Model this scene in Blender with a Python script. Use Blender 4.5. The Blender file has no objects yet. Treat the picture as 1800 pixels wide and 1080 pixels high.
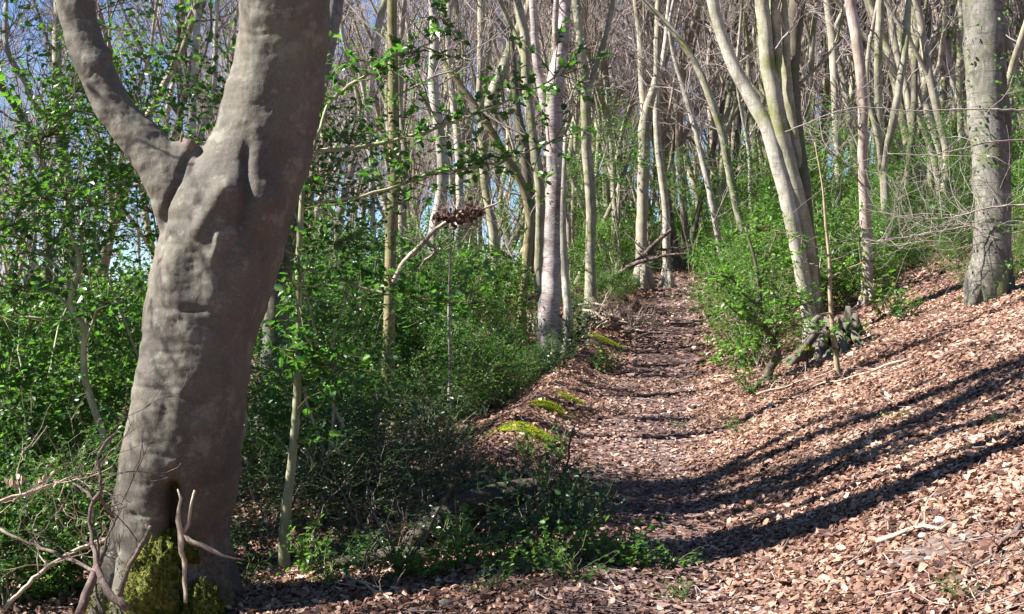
import bpy, math
import numpy as np
from mathutils import Vector

SC = bpy.context.scene
COL = SC.collection
# ------------------------------------------------------------------ camera, sky, sun
EYE = 1.5
FPX = 2173.0            # focal length in pixels of the 1800-wide photograph
cam_d = bpy.data.cameras.new("camera")
cam = bpy.data.objects.new("camera", cam_d); COL.objects.link(cam)
cam.location = (0, 0, EYE); cam.rotation_euler = (math.radians(90), 0, 0)
cam_d.sensor_width = 36; cam_d.lens = FPX / 1800 * 36
cam_d.clip_start = 0.05; cam_d.clip_end = 2000
SC.camera = cam

SUN_EL = math.radians(45); SUN_TILT = math.radians(7)
w = bpy.data.worlds.new("World"); SC.world = w; w.use_nodes = True
nt = w.node_tree; bg = nt.nodes["Background"]
sky = nt.nodes.new("ShaderNodeTexSky"); sky.sky_type = 'NISHITA'; sky.sun_disc = False
sky.sun_elevation = SUN_EL; sky.sun_rotation = math.radians(-97)
sky.air_density = 1.0; sky.dust_density = 0.1; sky.ozone_density = 5.0; sky.altitude = 2500
nt.links.new(sky.outputs[0], bg.inputs[0]); bg.inputs[1].default_value = 0.05
sd = bpy.data.lights.new("sun", 'SUN'); sd.energy = 5.0; sd.angle = math.radians(0.5); sd.color = (1.0, 0.95, 0.88)
sun = bpy.data.objects.new("sun", sd); COL.objects.link(sun)
ldir = Vector((math.cos(SUN_EL) * math.cos(SUN_TILT), math.cos(SUN_EL) * math.sin(SUN_TILT), -math.sin(SUN_EL)))
sun.rotation_euler = ldir.to_track_quat('-Z', 'Y').to_euler()
SC.view_settings.view_transform = 'Standard'; SC.view_settings.look = 'None'
SC.view_settings.exposure = 1.95; SC.view_settings.gamma = 1.0
SC.render.engine = 'CYCLES'
SC.cycles.max_bounces = 6; SC.cycles.diffuse_bounces = 3; SC.cycles.glossy_bounces = 2
SC.cycles.transmission_bounces = 3; SC.cycles.transparent_max_bounces = 4
SC.cycles.use_denoising = True
SC.cycles.sample_clamp_indirect = 6

# ------------------------------------------------------------------ materials
def new_mat(name):
    m = bpy.data.materials.new(name); m.use_nodes = True
    n = m.node_tree.nodes; n.clear()
    return m, n, m.node_tree.links
def N(n, t, **kw):
    x = n.new(t)
    for k, v in kw.items():
        if k in x.inputs: x.inputs[k].default_value = v
        else: setattr(x, k, v)
    return x
def ramp(n, stops):
    r = n.new("ShaderNodeValToRGB"); e = r.color_ramp.elements
    while len(e) < len(stops): e.new(0.5)
    for i, (p, c) in enumerate(stops):
        e[i].position = p; e[i].color = (c[0], c[1], c[2], 1)
    return r
def mapping(n, l, scale, kind='Object'):
    tc = n.new("ShaderNodeTexCoord"); mp = n.new("ShaderNodeMapping")
    mp.inputs['Scale'].default_value = scale
    l.new(tc.outputs[kind], mp.inputs[0]); return mp
def mixc(n, l, f, a, b, mode='MIX'):
    m = n.new("ShaderNodeMix"); m.data_type = 'RGBA'; m.blend_type = mode
    for s, v in ((0, f), (6, a), (7, b)):
        if hasattr(v, 'links') or hasattr(v, 'is_linked'): l.new(v, m.inputs[s])
        elif s == 0: m.inputs[0].default_value = v
        else: m.inputs[s].default_value = (v[0], v[1], v[2], 1)
    return m.outputs[2]
def maprange(n, l, v, a, b, c=0.0, d=1.0):
    m = n.new("ShaderNodeMapRange"); l.new(v, m.inputs[0])
    m.inputs[1].default_value = a; m.inputs[2].default_value = b
    m.inputs[3].default_value = c; m.inputs[4].default_value = d
    return m.outputs[0]

def bark(name, base, dark, light, moss=None, moss_amt=0.0, stretch=(60, 60, 14), bump=0.5, bdist=0.004, rings=False, blot=3.0):
    """base grey-brown, blotched and streaked; fine relief from a bump"""
    m, n, l = new_mat(name)
    out = n.new("ShaderNodeOutputMaterial"); p = N(n, "ShaderNodeBsdfPrincipled", Roughness=0.85)
    p.inputs['Specular IOR Level'].default_value = 0.25
    mp = mapping(n, l, (1, 1, 1))
    big = N(n, "ShaderNodeTexNoise", Scale=blot, Detail=5.0, Roughness=0.6); l.new(mp.outputs[0], big.inputs['Vector'])
    mf = mapping(n, l, stretch)
    fine = N(n, "ShaderNodeTexNoise", Scale=1.0, Detail=6.0, Roughness=0.65); l.new(mf.outputs[0], fine.inputs['Vector'])
    c = mixc(n, l, maprange(n, l, big.outputs[0], 0.35, 0.62), dark, base)
    c = mixc(n, l, maprange(n, l, fine.outputs[0], 0.52, 0.75, 0, 0.7), c, light)
    c = mixc(n, l, maprange(n, l, fine.outputs[0], 0.46, 0.3, 0, 0.6), c, tuple(x * 0.55 for x in dark))
    height = fine.outputs[0]
    if rings:
        mr = mapping(n, l, (5, 5, 70))
        rg = N(n, "ShaderNodeTexNoise", Scale=1.0, Detail=4.0, Roughness=0.6); l.new(mr.outputs[0], rg.inputs['Vector'])
        k = maprange(n, l, rg.outputs[0], 0.58, 0.72, 0, 0.28 if rings == 'faint' else 0.8)
        c = mixc(n, l, k, c, light if rings == 'pale' else tuple(x * 0.5 for x in dark))
        ad = n.new("ShaderNodeMath"); ad.operation = 'ADD'; l.new(height, ad.inputs[0]); l.new(k, ad.inputs[1]); height = ad.outputs[0]
    if moss:
        mn = N(n, "ShaderNodeTexNoise", Scale=2.2, Detail=6.0, Roughness=0.7); l.new(mp.outputs[0], mn.inputs['Vector'])
        k = maprange(n, l, mn.outputs[0], 0.62 - 0.25 * moss_amt, 0.75 - 0.2 * moss_amt)
        c = mixc(n, l, k, c, moss)
    l.new(c, p.inputs['Base Color'])
    b = N(n, "ShaderNodeBump", Strength=bump, Distance=bdist); l.new(height, b.inputs['Height']); l.new(b.outputs[0], p.inputs['Normal'])
    l.new(p.outputs[0], out.inputs[0])
    return m

def leafy(name, stops, rough=0.4, spec=0.5, trans=0.35, tcol=None, bump=0.0):
    """one colour per leaf from its own random number; part of the light goes through it"""
    m, n, l = new_mat(name)
    out = n.new("ShaderNodeOutputMaterial"); p = N(n, "ShaderNodeBsdfPrincipled", Roughness=rough)
    p.inputs['Specular IOR Level'].default_value = spec
    at = n.new("ShaderNodeAttribute"); at.attribute_name = "rnd"
    r = ramp(n, stops); l.new(at.outputs['Fac'], r.inputs[0])
    l.new(r.outputs[0], p.inputs['Base Color'])
    tr = n.new("ShaderNodeBsdfTranslucent")
    if tcol:
        l.new(mixc(n, l, 0.6, r.outputs[0], tcol), tr.inputs[0])
    else: l.new(r.outputs[0], tr.inputs[0])
    mx = n.new("ShaderNodeMixShader"); mx.inputs[0].default_value = trans
    l.new(p.outputs[0], mx.inputs[1]); l.new(tr.outputs[0], mx.inputs[2]); l.new(mx.outputs[0], out.inputs[0])
    return m

M = {}
M['beech'] = bark("smooth_beech_bark", (0.135, 0.122, 0.10), (0.082, 0.072, 0.062), (0.23, 0.215, 0.18), (0.10, 0.105, 0.045), 0.12, (85, 85, 55), 0.7, 0.004, 'faint', 2.6)
M['beech2'] = bark("pale_beech_bark", (0.34, 0.315, 0.235), (0.165, 0.155, 0.11), (0.50, 0.47, 0.38), (0.16, 0.175, 0.06), 0.5, (40, 40, 6), 0.6, 0.006, 'dark', 3.0)
M['greybark'] = bark('mottled_grey_beech_bark', (0.175, 0.165, 0.14), (0.075, 0.07, 0.058), (0.34, 0.325, 0.285), (0.14, 0.16, 0.05), 0.35, (25, 25, 12), 0.8, 0.008, 'dark', 5.0)
M['pale'] = bark("ashy_white_bark", (0.43, 0.40, 0.34), (0.20, 0.18, 0.145), (0.62, 0.60, 0.55), (0.20, 0.21, 0.09), 0.35, (40, 40, 8), 0.5, 0.005, 'dark', 3.5)
M['cherry'] = bark("cherry_bark", (0.42, 0.365, 0.345), (0.16, 0.12, 0.115), (0.62, 0.58, 0.55), None, 0, (12, 12, 50), 0.8, 0.008, 'dark', 3.0)
M['pinkish'] = bark("pinkish_bark", (0.40, 0.33, 0.28), (0.22, 0.165, 0.135), (0.56, 0.49, 0.43), (0.17, 0.19, 0.07), 0.2, (30, 30, 8), 0.8, 0.006, False, 4.0)
M['olive'] = bark("olive_bark", (0.24, 0.20, 0.11), (0.13, 0.11, 0.06), (0.36, 0.31, 0.18), (0.15, 0.18, 0.05), 0.4, (40, 40, 5), 0.9, 0.006, False, 4.0)
M['dark'] = bark("dark_damp_bark", (0.13, 0.115, 0.085), (0.07, 0.06, 0.045), (0.21, 0.19, 0.14), (0.08, 0.11, 0.03), 0.5, (40, 40, 6), 0.7, 0.006, False, 4.0)
M['farbark'] = bark("grey_brown_bark", (0.32, 0.29, 0.225), (0.17, 0.15, 0.115), (0.47, 0.43, 0.35), (0.19, 0.20, 0.09), 0.3, (30, 30, 5), 0.5, 0.006, False, 2.0)
M['twig'] = bark("twig_bark", (0.31, 0.265, 0.245), (0.19, 0.155, 0.14), (0.46, 0.41, 0.38), None, 0, (20, 20, 20), 0.2, 0.002, False, 3.0)
M['hollystem'] = bark("holly_stem_bark", (0.33, 0.335, 0.215), (0.19, 0.20, 0.11), (0.46, 0.45, 0.34), (0.15, 0.18, 0.06), 0.3, (50, 50, 10), 0.4, 0.003, False, 5.0)
M['greentwig'] = bark("green_shoot_bark", (0.14, 0.15, 0.06), (0.07, 0.08, 0.035), (0.22, 0.23, 0.11), None, 0, (30, 30, 30), 0.2, 0.002, False, 5.0)
M['deadwood'] = bark("weathered_dead_wood", (0.17, 0.125, 0.11), (0.085, 0.06, 0.052), (0.33, 0.27, 0.24), None, 0, (60, 60, 30), 1.0, 0.006, False, 6.0)
M['palewood'] = bark("bleached_dead_wood", (0.46, 0.38, 0.29), (0.26, 0.20, 0.15), (0.60, 0.52, 0.43), None, 0, (70, 70, 8), 0.9, 0.006, False, 6.0)
M['log'] = bark("rotting_log_bark", (0.085, 0.065, 0.052), (0.045, 0.033, 0.027), (0.14, 0.115, 0.095), (0.07, 0.09, 0.03), 0.5, (12, 50, 50), 1.0, 0.012, False, 5.0)
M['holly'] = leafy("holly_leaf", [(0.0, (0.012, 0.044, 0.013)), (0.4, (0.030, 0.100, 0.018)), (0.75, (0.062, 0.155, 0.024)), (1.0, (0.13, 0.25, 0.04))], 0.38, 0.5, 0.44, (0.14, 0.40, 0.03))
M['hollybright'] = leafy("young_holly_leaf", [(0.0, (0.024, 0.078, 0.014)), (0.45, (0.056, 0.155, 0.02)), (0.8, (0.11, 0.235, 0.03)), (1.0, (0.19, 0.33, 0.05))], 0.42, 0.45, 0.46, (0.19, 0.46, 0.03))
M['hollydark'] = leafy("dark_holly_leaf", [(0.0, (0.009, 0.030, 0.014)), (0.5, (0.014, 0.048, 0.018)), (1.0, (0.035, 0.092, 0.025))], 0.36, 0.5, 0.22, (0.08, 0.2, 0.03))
M['litter'] = leafy("dry_beech_leaf", [(0.0, (0.036, 0.018, 0.016)), (0.25, (0.10, 0.051, 0.040)), (0.52, (0.205, 0.112, 0.078)), (0.8, (0.33, 0.198, 0.137)), (1.0, (0.57, 0.42, 0.32))], 0.5, 0.35, 0.14)
M['mulch'] = leafy("trodden_beech_leaf", [(0.0, (0.06, 0.033, 0.030)), (0.4, (0.15, 0.09, 0.078)), (0.8, (0.26, 0.17, 0.145)), (1.0, (0.44, 0.33, 0.29))], 0.7, 0.3, 0.08)
M['mosstuft'] = leafy("moss_frond", [(0.0, (0.13, 0.17, 0.014)), (0.5, (0.26, 0.31, 0.02)), (1.0, (0.42, 0.45, 0.045))], 0.8, 0.1, 0.35)
M['mossdark'] = leafy("root_moss_frond", [(0.0, (0.06, 0.075, 0.012)), (0.5, (0.125, 0.145, 0.025)), (1.0, (0.24, 0.25, 0.06))], 0.8, 0.1, 0.3)
M['herb'] = leafy("herb_leaf", [(0.0, (0.03, 0.085, 0.015)), (0.5, (0.07, 0.17, 0.02)), (1.0, (0.15, 0.28, 0.05))], 0.45, 0.4, 0.4)

def beech_bark():
    m, n, l = new_mat("smooth_beech_bark"); out = n.new("ShaderNodeOutputMaterial"); p = N(n, "ShaderNodeBsdfPrincipled", Roughness=0.8); p.inputs['Specular IOR Level'].default_value = 0.3
    mp = mapping(n, l, (1, 1, 1)); mv = mapping(n, l, (9, 9, 2.2)); mh = mapping(n, l, (7, 7, 60)); mg = mapping(n, l, (95, 95, 60))
    def nz(v, s, d=6.0, r=0.65):
        x = N(n, "ShaderNodeTexNoise", Scale=s, Detail=d, Roughness=r); l.new(v.outputs[0], x.inputs['Vector']); return x.outputs[0]
    big = nz(mp, 1.8); mid = nz(mp, 7.0, 8.0, 0.7); strk = nz(mv, 1.0, 5.0); ring = nz(mh, 1.0, 5.0); grain = nz(mg, 1.0, 4.0, 0.7)
    c = mixc(n, l, maprange(n, l, big, .38, .62), (0.070, 0.060, 0.049), (0.128, 0.115, 0.088))
    c = mixc(n, l, maprange(n, l, strk, .5, .72, 0, .65), c, (0.085, 0.072, 0.065))
    c = mixc(n, l, maprange(n, l, mid, .54, .63, 0, .7), c, (0.185, 0.18, 0.145))
    c = mixc(n, l, maprange(n, l, big, .60, .72, 0, .5), c, (0.12, 0.13, 0.055))
    c = mixc(n, l, maprange(n, l, ring, .62, .68, 0, .6), c, (0.06, 0.05, 0.045))
    c = mixc(n, l, maprange(n, l, grain, .52, .74, 0, .4), c, (0.22, 0.21, 0.18))
    c = mixc(n, l, maprange(n, l, grain, .45, .28, 0, .4), c, (0.05, 0.043, 0.038))
    l.new(c, p.inputs['Base Color'])
    a = n.new("ShaderNodeMath"); a.operation = 'MULTIPLY_ADD'; l.new(mid, a.inputs[0]); a.inputs[1].default_value = 1.6; l.new(grain, a.inputs[2])
    b = N(n, "ShaderNodeBump", Strength=0.6, Distance=0.0045); l.new(a.outputs[0], b.inputs['Height']); l.new(b.outputs[0], p.inputs['Normal']); l.new(p.outputs[0], out.inputs[0]); return m
M['beech'] = beech_bark()
M['stumpwood'] = bark('old_stump_wood', (0.13, 0.115, 0.095), (0.06, 0.052, 0.045), (0.25, 0.23, 0.20), (0.12, 0.15, 0.04), 0.3, (40, 40, 12), 0.9, 0.008, False, 5.0)
M['sapling'] = bark('ochre_sapling_bark', (0.36, 0.29, 0.18), (0.20, 0.15, 0.09), (0.5, 0.43, 0.31), None, 0, (50, 50, 12), 0.5, 0.003, 'dark', 6.0)
def ground_mat(name, cols, sc=9.0):
    m, n, l = new_mat(name)
    out = n.new("ShaderNodeOutputMaterial"); p = N(n, "ShaderNodeBsdfPrincipled", Roughness=0.95)
    p.inputs['Specular IOR Level'].default_value = 0.15
    mp = mapping(n, l, (1, 1, 1))
    v = N(n, "ShaderNodeTexVoronoi", Scale=sc * 2.2); l.new(mp.outputs[0], v.inputs['Vector'])
    a = N(n, "ShaderNodeTexNoise", Scale=sc, Detail=8.0, Roughness=0.75); l.new(mp.outputs[0], a.inputs['Vector'])
    s = n.new("ShaderNodeSeparateColor"); l.new(v.outputs['Color'], s.inputs[0])
    md = n.new("ShaderNodeMath"); md.operation = 'MULTIPLY_ADD'; l.new(s.outputs[0], md.inputs[0]); md.inputs[1].default_value = 0.5; 
    m2 = n.new("ShaderNodeMath"); m2.operation = 'MULTIPLY'; l.new(a.outputs[0], m2.inputs[0]); m2.inputs[1].default_value = 0.6
    l.new(m2.outputs[0], md.inputs[2])
    r = ramp(n, cols); l.new(md.outputs[0], r.inputs[0]); l.new(r.outputs[0], p.inputs['Base Color'])
    b = N(n, "ShaderNodeBump", Strength=0.9, Distance=0.02); l.new(md.outputs[0], b.inputs['Height']); l.new(b.outputs[0], p.inputs['Normal'])
    l.new(p.outputs[0], out.inputs[0]); return m
M['ground'] = ground_mat("leaf_mould_ground", [(0.2, (0.05, 0.03, 0.025)), (0.45, (0.13, 0.077, 0.058)), (0.7, (0.22, 0.135, 0.10)), (0.9, (0.32, 0.21, 0.16))])
M['path'] = ground_mat("trodden_path_soil", [(0.2, (0.045, 0.029, 0.028)), (0.5, (0.10, 0.065, 0.060)), (0.75, (0.17, 0.115, 0.103)), (0.95, (0.30, 0.22, 0.20))], 14)
M['soil'] = ground_mat("bare_chalky_soil", [(0.2, (0.06, 0.043, 0.038)), (0.5, (0.11, 0.082, 0.074)), (0.8, (0.18, 0.14, 0.125)), (0.95, (0.38, 0.34, 0.31))], 16)
M['mossbase'] = ground_mat("moss_cushion", [(0.2, (0.09, 0.12, 0.012)), (0.6, (0.19, 0.23, 0.02)), (0.9, (0.30, 0.33, 0.04))], 20)
M['mossroot'] = ground_mat("moss_on_roots", [(0.2, (0.05, 0.05, 0.02)), (0.5, (0.12, 0.13, 0.03)), (0.9, (0.22, 0.23, 0.06))], 22)
def stone_mat():
    m, n, l = new_mat("flint_and_chalk_stone")
    out = n.new("ShaderNodeOutputMaterial"); p = N(n, "ShaderNodeBsdfPrincipled", Roughness=0.7)
    mp = mapping(n, l, (1, 1, 1)); a = N(n, "ShaderNodeTexNoise", Scale=30.0, Detail=6.0); l.new(mp.outputs[0], a.inputs['Vector'])
    r = ramp(n, [(0.35, (0.30, 0.27, 0.25)), (0.6, (0.55, 0.52, 0.48)), (0.75, (0.68, 0.66, 0.63))]); l.new(a.outputs[0], r.inputs[0])
    l.new(r.outputs[0], p.inputs['Base Color']); b = N(n, "ShaderNodeBump", Strength=0.5, Distance=0.004); l.new(a.outputs[0], b.inputs['Height'])
    l.new(b.outputs[0], p.inputs['Normal']); l.new(p.outputs[0], out.inputs[0]); return m
M['stone'] = stone_mat()

# ------------------------------------------------------------------ terrain
def smooth(t): t = np.clip(t, 0, 1); return t * t * (3 - 2 * t)
_Y = np.array([-6, 0, 4, 6, 8, 10, 12, 14, 16, 18, 20, 25, 30, 33, 36, 42, 60, 100, 160, 260])
_XC = np.array([.5, .5, .55, .63, .80, .99, 1.25, 1.55, 1.88, 2.2, 2.52, 3.33, 4.12, 4.7, 5.6, 8.3, 18, 38, 70, 120])
_HC = np.array([-.1, -.05, -.02, 0, .05, .13, .25, .39, .56, .76, .99, 1.56, 2.2, 2.42, 2.6, 3.1, 5.2, 9.5, 15, 24])
def _curve(xs, ys, x):
    m = np.gradient(ys, xs); x = np.clip(x, xs[0], xs[-1] - 1e-6)
    i = np.clip(np.searchsorted(xs, x, side='right') - 1, 0, len(xs) - 2)
    h = xs[i + 1] - xs[i]; t = (x - xs[i]) / h
    return ((1 + 2 * t) * (1 - t) ** 2 * ys[i] + t * (1 - t) ** 2 * h * m[i] + t * t * (3 - 2 * t) * ys[i + 1] + t * t * (t - 1) * h * m[i + 1])
def vnoise(x, y, s, seed=0):
    x = np.asarray(x, float) * s + 37.1 * seed; y = np.asarray(y, float) * s + 91.7 * seed
    xi = np.floor(x); yi = np.floor(y); fx = smooth(x - xi); fy = smooth(y - yi)
    def hsh(a, b):
        v = np.sin(a * 127.1 + b * 311.7 + seed * 17.3) * 43758.5453; return v - np.floor(v)
    return (hsh(xi, yi) * (1 - fx) + hsh(xi + 1, yi) * fx) * (1 - fy) + (hsh(xi, yi + 1) * (1 - fx) + hsh(xi + 1, yi + 1) * fx) * fy - 0.5
def path_x(y): return _curve(_Y, _XC, np.asarray(y, float))
def terrain(x, y):
    x = np.asarray(x, float); y = np.asarray(y, float)
    d = x - path_x(y); h = _curve(_Y, _HC, y)
    r = np.maximum(d - 0.28, 0)
    r = np.where(r < 0.5, r * r, r - 0.25)
    sl = 0.385 - 0.12 * smooth((y - 14) / 14)
    h = h + np.where(r < 5, sl * r, sl * 5 + (r - 5) * 0.17 - np.maximum(r - 25, 0) * 0.1)
    lf = np.maximum(-d - 0.35, 0)
    berm = 0.30 * smooth((y - 8.3) / 2.5) * (1 - smooth((y - 26) / 6)) * np.exp(-((d + 1.15) / 0.42) ** 2)
    fall = 0.10 + 0.03 * smooth((y - 9) / 5)
    h = h + berm - fall * lf - 0.10 * np.maximum(lf - 3, 0) * smooth((y - 10) / 12)
    h = h + 0.10 * np.maximum(lf - 20, 0)
    h = h + 0.05 * vnoise(x, y, 0.8, 1) + 0.03 * vnoise(x, y, 2.3, 2) + 0.016 * vnoise(x, y, 6.1, 3)
    h = h + 0.9 * vnoise(x, y, 0.09, 4) * smooth((np.hypot(x, y) - 25) / 30)
    return h
def TZ(x, y): return float(terrain(x, y))
def P(px, py, Y): return np.array([(px - 900) / FPX * Y, Y, EYE - (py - 540) / FPX * Y])
def G(px, py):
    """where the line of sight through a pixel of the photograph meets the ground"""
    ys = np.arange(3, 70, 0.01); p = (px - 900) / FPX * ys; z = EYE - (py - 540) / FPX * ys
    k = np.nonzero(z < terrain(p, ys))[0]; k = k[0] if len(k) else len(ys) - 1
    return np.array([p[k], ys[k], TZ(p[k], ys[k])])

# ------------------------------------------------------------------ mesh building
class MB:
    def __init__(s): s.V = []; s.F = []; s.n = 0; s.R = []
    def add(s, V, F, rnd=None):
        V = np.asarray(V, np.float32).reshape(-1, 3)
        for f in (F if isinstance(F, list) else [F]):
            f = np.asarray(f, np.int32)
            s.F.append(f + s.n); s.R.append(np.broadcast_to(np.float32(0.5 if rnd is None else rnd), (len(f),)) if np.ndim(rnd) == 0 else np.asarray(rnd, np.float32))
        s.V.append(V); s.n += len(V)
    def tube(s, pts, rad, n=8, cap=True, wob=0.0, rng=None, rnd=None):
        pts = np.asarray(pts, float); m = len(pts); rad = np.broadcast_to(np.asarray(rad, float), (m,))
        t = np.gradient(pts, axis=0); t /= np.linalg.norm(t, axis=1)[:, None] + 1e-9
        a = np.array([1.0, 0, 0]) if abs(t[0, 0]) < 0.8 else np.array([0, 1.0, 0])
        us = np.empty((m, 3))
        for i in range(m):
            a = a - t[i] * a.dot(t[i]); a /= np.linalg.norm(a) + 1e-9; us[i] = a
        vs = np.cross(t, us); ang = np.arange(n) * 2 * np.pi / n
        R = rad[:, None] * np.ones((1, n))
        if wob and rng is not None:
            ph = rng.uniform(0, 6.28, 4)
            z = np.cumsum(np.r_[0, np.linalg.norm(np.diff(pts, axis=0), axis=1)])[:, None]
            R = R * (1 + wob * (np.sin(2 * ang + ph[0] + z * 1.3) + 0.6 * np.sin(3 * ang + ph[1] - z * 2.1) + 0.7 * np.sin(z * 5 + ph[2] + ang) + rng.normal(0, 0.35, (m, n))))
        V = pts[:, None, :] + R[..., None] * (us[:, None, :] * np.cos(ang)[None, :, None] + vs[:, None, :] * np.sin(ang)[None, :, None])
        i = np.arange(m - 1)[:, None] * n; j = np.arange(n)[None, :]; k = (j + 1) % n
        F = np.stack([i + j, i + k, i + n + k, i + n + j], -1).reshape(-1, 4)
        fs = [F]
        if cap: fs += [np.arange(n)[::-1][None, :].copy(), (np.arange(n) + (m - 1) * n)[None, :]]
        s.add(V.reshape(-1, 3), fs, rnd)
    def build(s, name, mat, parent=None, sm=True, loc=None):
        me = bpy.data.meshes.new(name)
        V = np.concatenate(s.V); cnt = np.concatenate([np.full(len(f), f.shape[1], np.int32) for f in s.F])
        L = np.concatenate([f.reshape(-1) for f in s.F]).astype(np.int32); R = np.concatenate(s.R)
        if loc is not None: V = V - np.asarray(loc, np.float32)
        me.vertices.add(len(V)); me.vertices.foreach_set("co", V.astype(np.float32).reshape(-1))
        me.loops.add(len(L)); me.loops.foreach_set("vertex_index", L)
        me.polygons.add(len(cnt)); me.polygons.foreach_set("loop_start", np.r_[0, np.cumsum(cnt)[:-1]].astype(np.int32))
        me.polygons.foreach_set("use_smooth", np.full(len(cnt), bool(sm)))
        at = me.attributes.new("rnd", 'FLOAT', 'FACE'); at.data.foreach_set("value", R)
        me.materials.append(M[mat]); me.update(calc_edges=True); me.validate()
        o = bpy.data.objects.new(name, me); COL.objects.link(o)
        if parent is not None: o.parent = parent
        return o
def tag(o, label=None, cat=None, group=None, kind=None):
    for k, v in (("label", label), ("category", cat), ("group", group), ("kind", kind)):
        if v: o[k] = v
    return o
def empty(name, loc, label=None, cat=None, group=None, rz=0.0, sc=1.0):
    o = bpy.data.objects.new(name, None); COL.objects.link(o); o.location = tuple(float(v) for v in loc)
    o.rotation_euler = (0, 0, rz); o.scale = (sc,) * 3 if np.ndim(sc) == 0 else sc; o.empty_display_size = 0.2
    return tag(o, label, cat, group)
def copy_tree(o, parent=None):
    c = o.copy(); COL.objects.link(c); c.parent = parent
    for ch in KIDS.get(o.as_pointer(), []): copy_tree(ch, c)
    return c
KIDS = {}
def kids(o, *ch): KIDS[o.as_pointer()] = [c for c in ch if c is not None]; return o

def resample(pts, step):
    """a smooth curve through the given points (last column = radius)"""
    pts = np.asarray(pts, float); d = np.r_[0, np.cumsum(np.linalg.norm(np.diff(pts[:, :3], axis=0), axis=1))]
    n = max(3, int(d[-1] / step) + 1); t = np.linspace(0, d[-1], n)
    return np.stack([_curve(d, pts[:, k], t) if len(pts) > 2 else np.interp(t, d, pts[:, k]) for k in range(pts.shape[1])], 1)
def unit(v): return v / (np.linalg.norm(v) + 1e-9)
def grow(mb, p, d, L, r, rng, depth, sides=(7, 5, 4, 3), up=0.25, kinks=0.22, nk=(5, 4, 4), level=0, start=0.25, thin=0.0035, spread=0.9):
    """a wandering branch with smaller branches along it"""
    m = 7 if level == 0 else (5 if level == 1 else 4)
    pts = [np.array(p, float)]; d = unit(d)
    for i in range(m - 1):
        d = unit(d + rng.normal(0, kinks, 3) + np.array([0, 0, up * 0.35])); pts.append(pts[-1] + d * L / (m - 1))
    pts = np.array(pts); rad = np.linspace(r, max(r * 0.35, thin), m)
    mb.tube(pts, rad, sides[min(level, 3)], cap=False)
    if depth <= 0: return
    for k in range(nk[min(level, len(nk) - 1)]):
        t = start + (1 - start) * (k + rng.random()) / nk[min(level, len(nk) - 1)]; i = min(int(t * (m - 1)), m - 2); f = t * (m - 1) - i
        q = pts[i] * (1 - f) + pts[i + 1] * f; dd = unit(pts[i + 1] - pts[i])
        s = rng.normal(0, 1, 3); s = unit(s - dd * s.dot(dd))
        grow(mb, q, unit(dd + s * spread * rng.uniform(0.6, 1.1)), L * rng.uniform(0.35, 0.62), max(rad[i] * 0.55, thin), rng, depth - 1, sides, up, kinks, nk, level + 1, start, thin, spread)

# ------------------------------------------------------------------ leaves
def frames(rng, n, base_n, tilt, heading=None):
    """random leaf frames: normal near base_n, long axis any way round"""
    nn = base_n + rng.normal(0, tilt, (n, 3)); nn /= np.linalg.norm(nn, axis=1)[:, None]
    a = rng.normal(0, 1, (n, 3)) if heading is None else heading + rng.normal(0, 0.25, (n, 3))
    a -= nn * (a * nn).sum(1)[:, None]; a /= np.linalg.norm(a, axis=1)[:, None] + 1e-9
    return nn, a, np.cross(nn, a)
# holly: toothed outline, folded along the midrib, two faces
_HL = np.array([[0, 0, 0], [.20, .34, .06], [.34, .22, .04], [.52, .42, .10], [.66, .21, .04], [.82, .29, .07], [1.08, 0, -.05]])
def holly_leaves(mb, pos, nn, a, b, size, rnd):
    n = len(pos); V = np.zeros((n, 12, 3))
    out = np.vstack([_HL, _HL[1:6] * np.array([1, -1, 1])])
    V = pos[:, None, :] + size[:, None, None] * (out[None, :, 0:1] * a[:, None] + out[None, :, 1:2] * b[:, None] + out[None, :, 2:3] * nn[:, None])
    i = np.arange(n)[:, None] * 12
    F = np.concatenate([i + np.array([[6, 5, 4, 3, 2, 1, 0]]), i + np.array([[0, 7, 8, 9, 10, 11, 6]])])
    mb.add(V.reshape(-1, 3), F, np.r_[rnd, rnd])
def oval_leaves(mb, pos, nn, a, b, size, rnd, curl, fold, width=0.62):
    n = len(pos); z = np.zeros(n)
    cs = [(0 * z, 0 * z, curl), (0.33 + z, width / 2 + z, fold), (0.68 + z, width / 2.3 + z, fold + 0.3 * curl), (1 + z, 0 * z, curl * 0.9), (0.68 + z, -width / 2.3 + z, fold * 0.8 + 0.3 * curl), (0.33 + z, -width / 2 + z, fold * 0.8)]
    V = np.stack([pos + size[:, None] * ((u - 0.5)[:, None] * a + v[:, None] * b + q[:, None] * nn) for u, v, q in cs], 1)
    i = np.arange(n)[:, None] * 6
    mb.add(V.reshape(-1, 3), np.concatenate([i + np.array([[0, 3, 2, 1]]), i + np.array([[0, 5, 4, 3]])]), np.r_[rnd, rnd])

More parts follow.
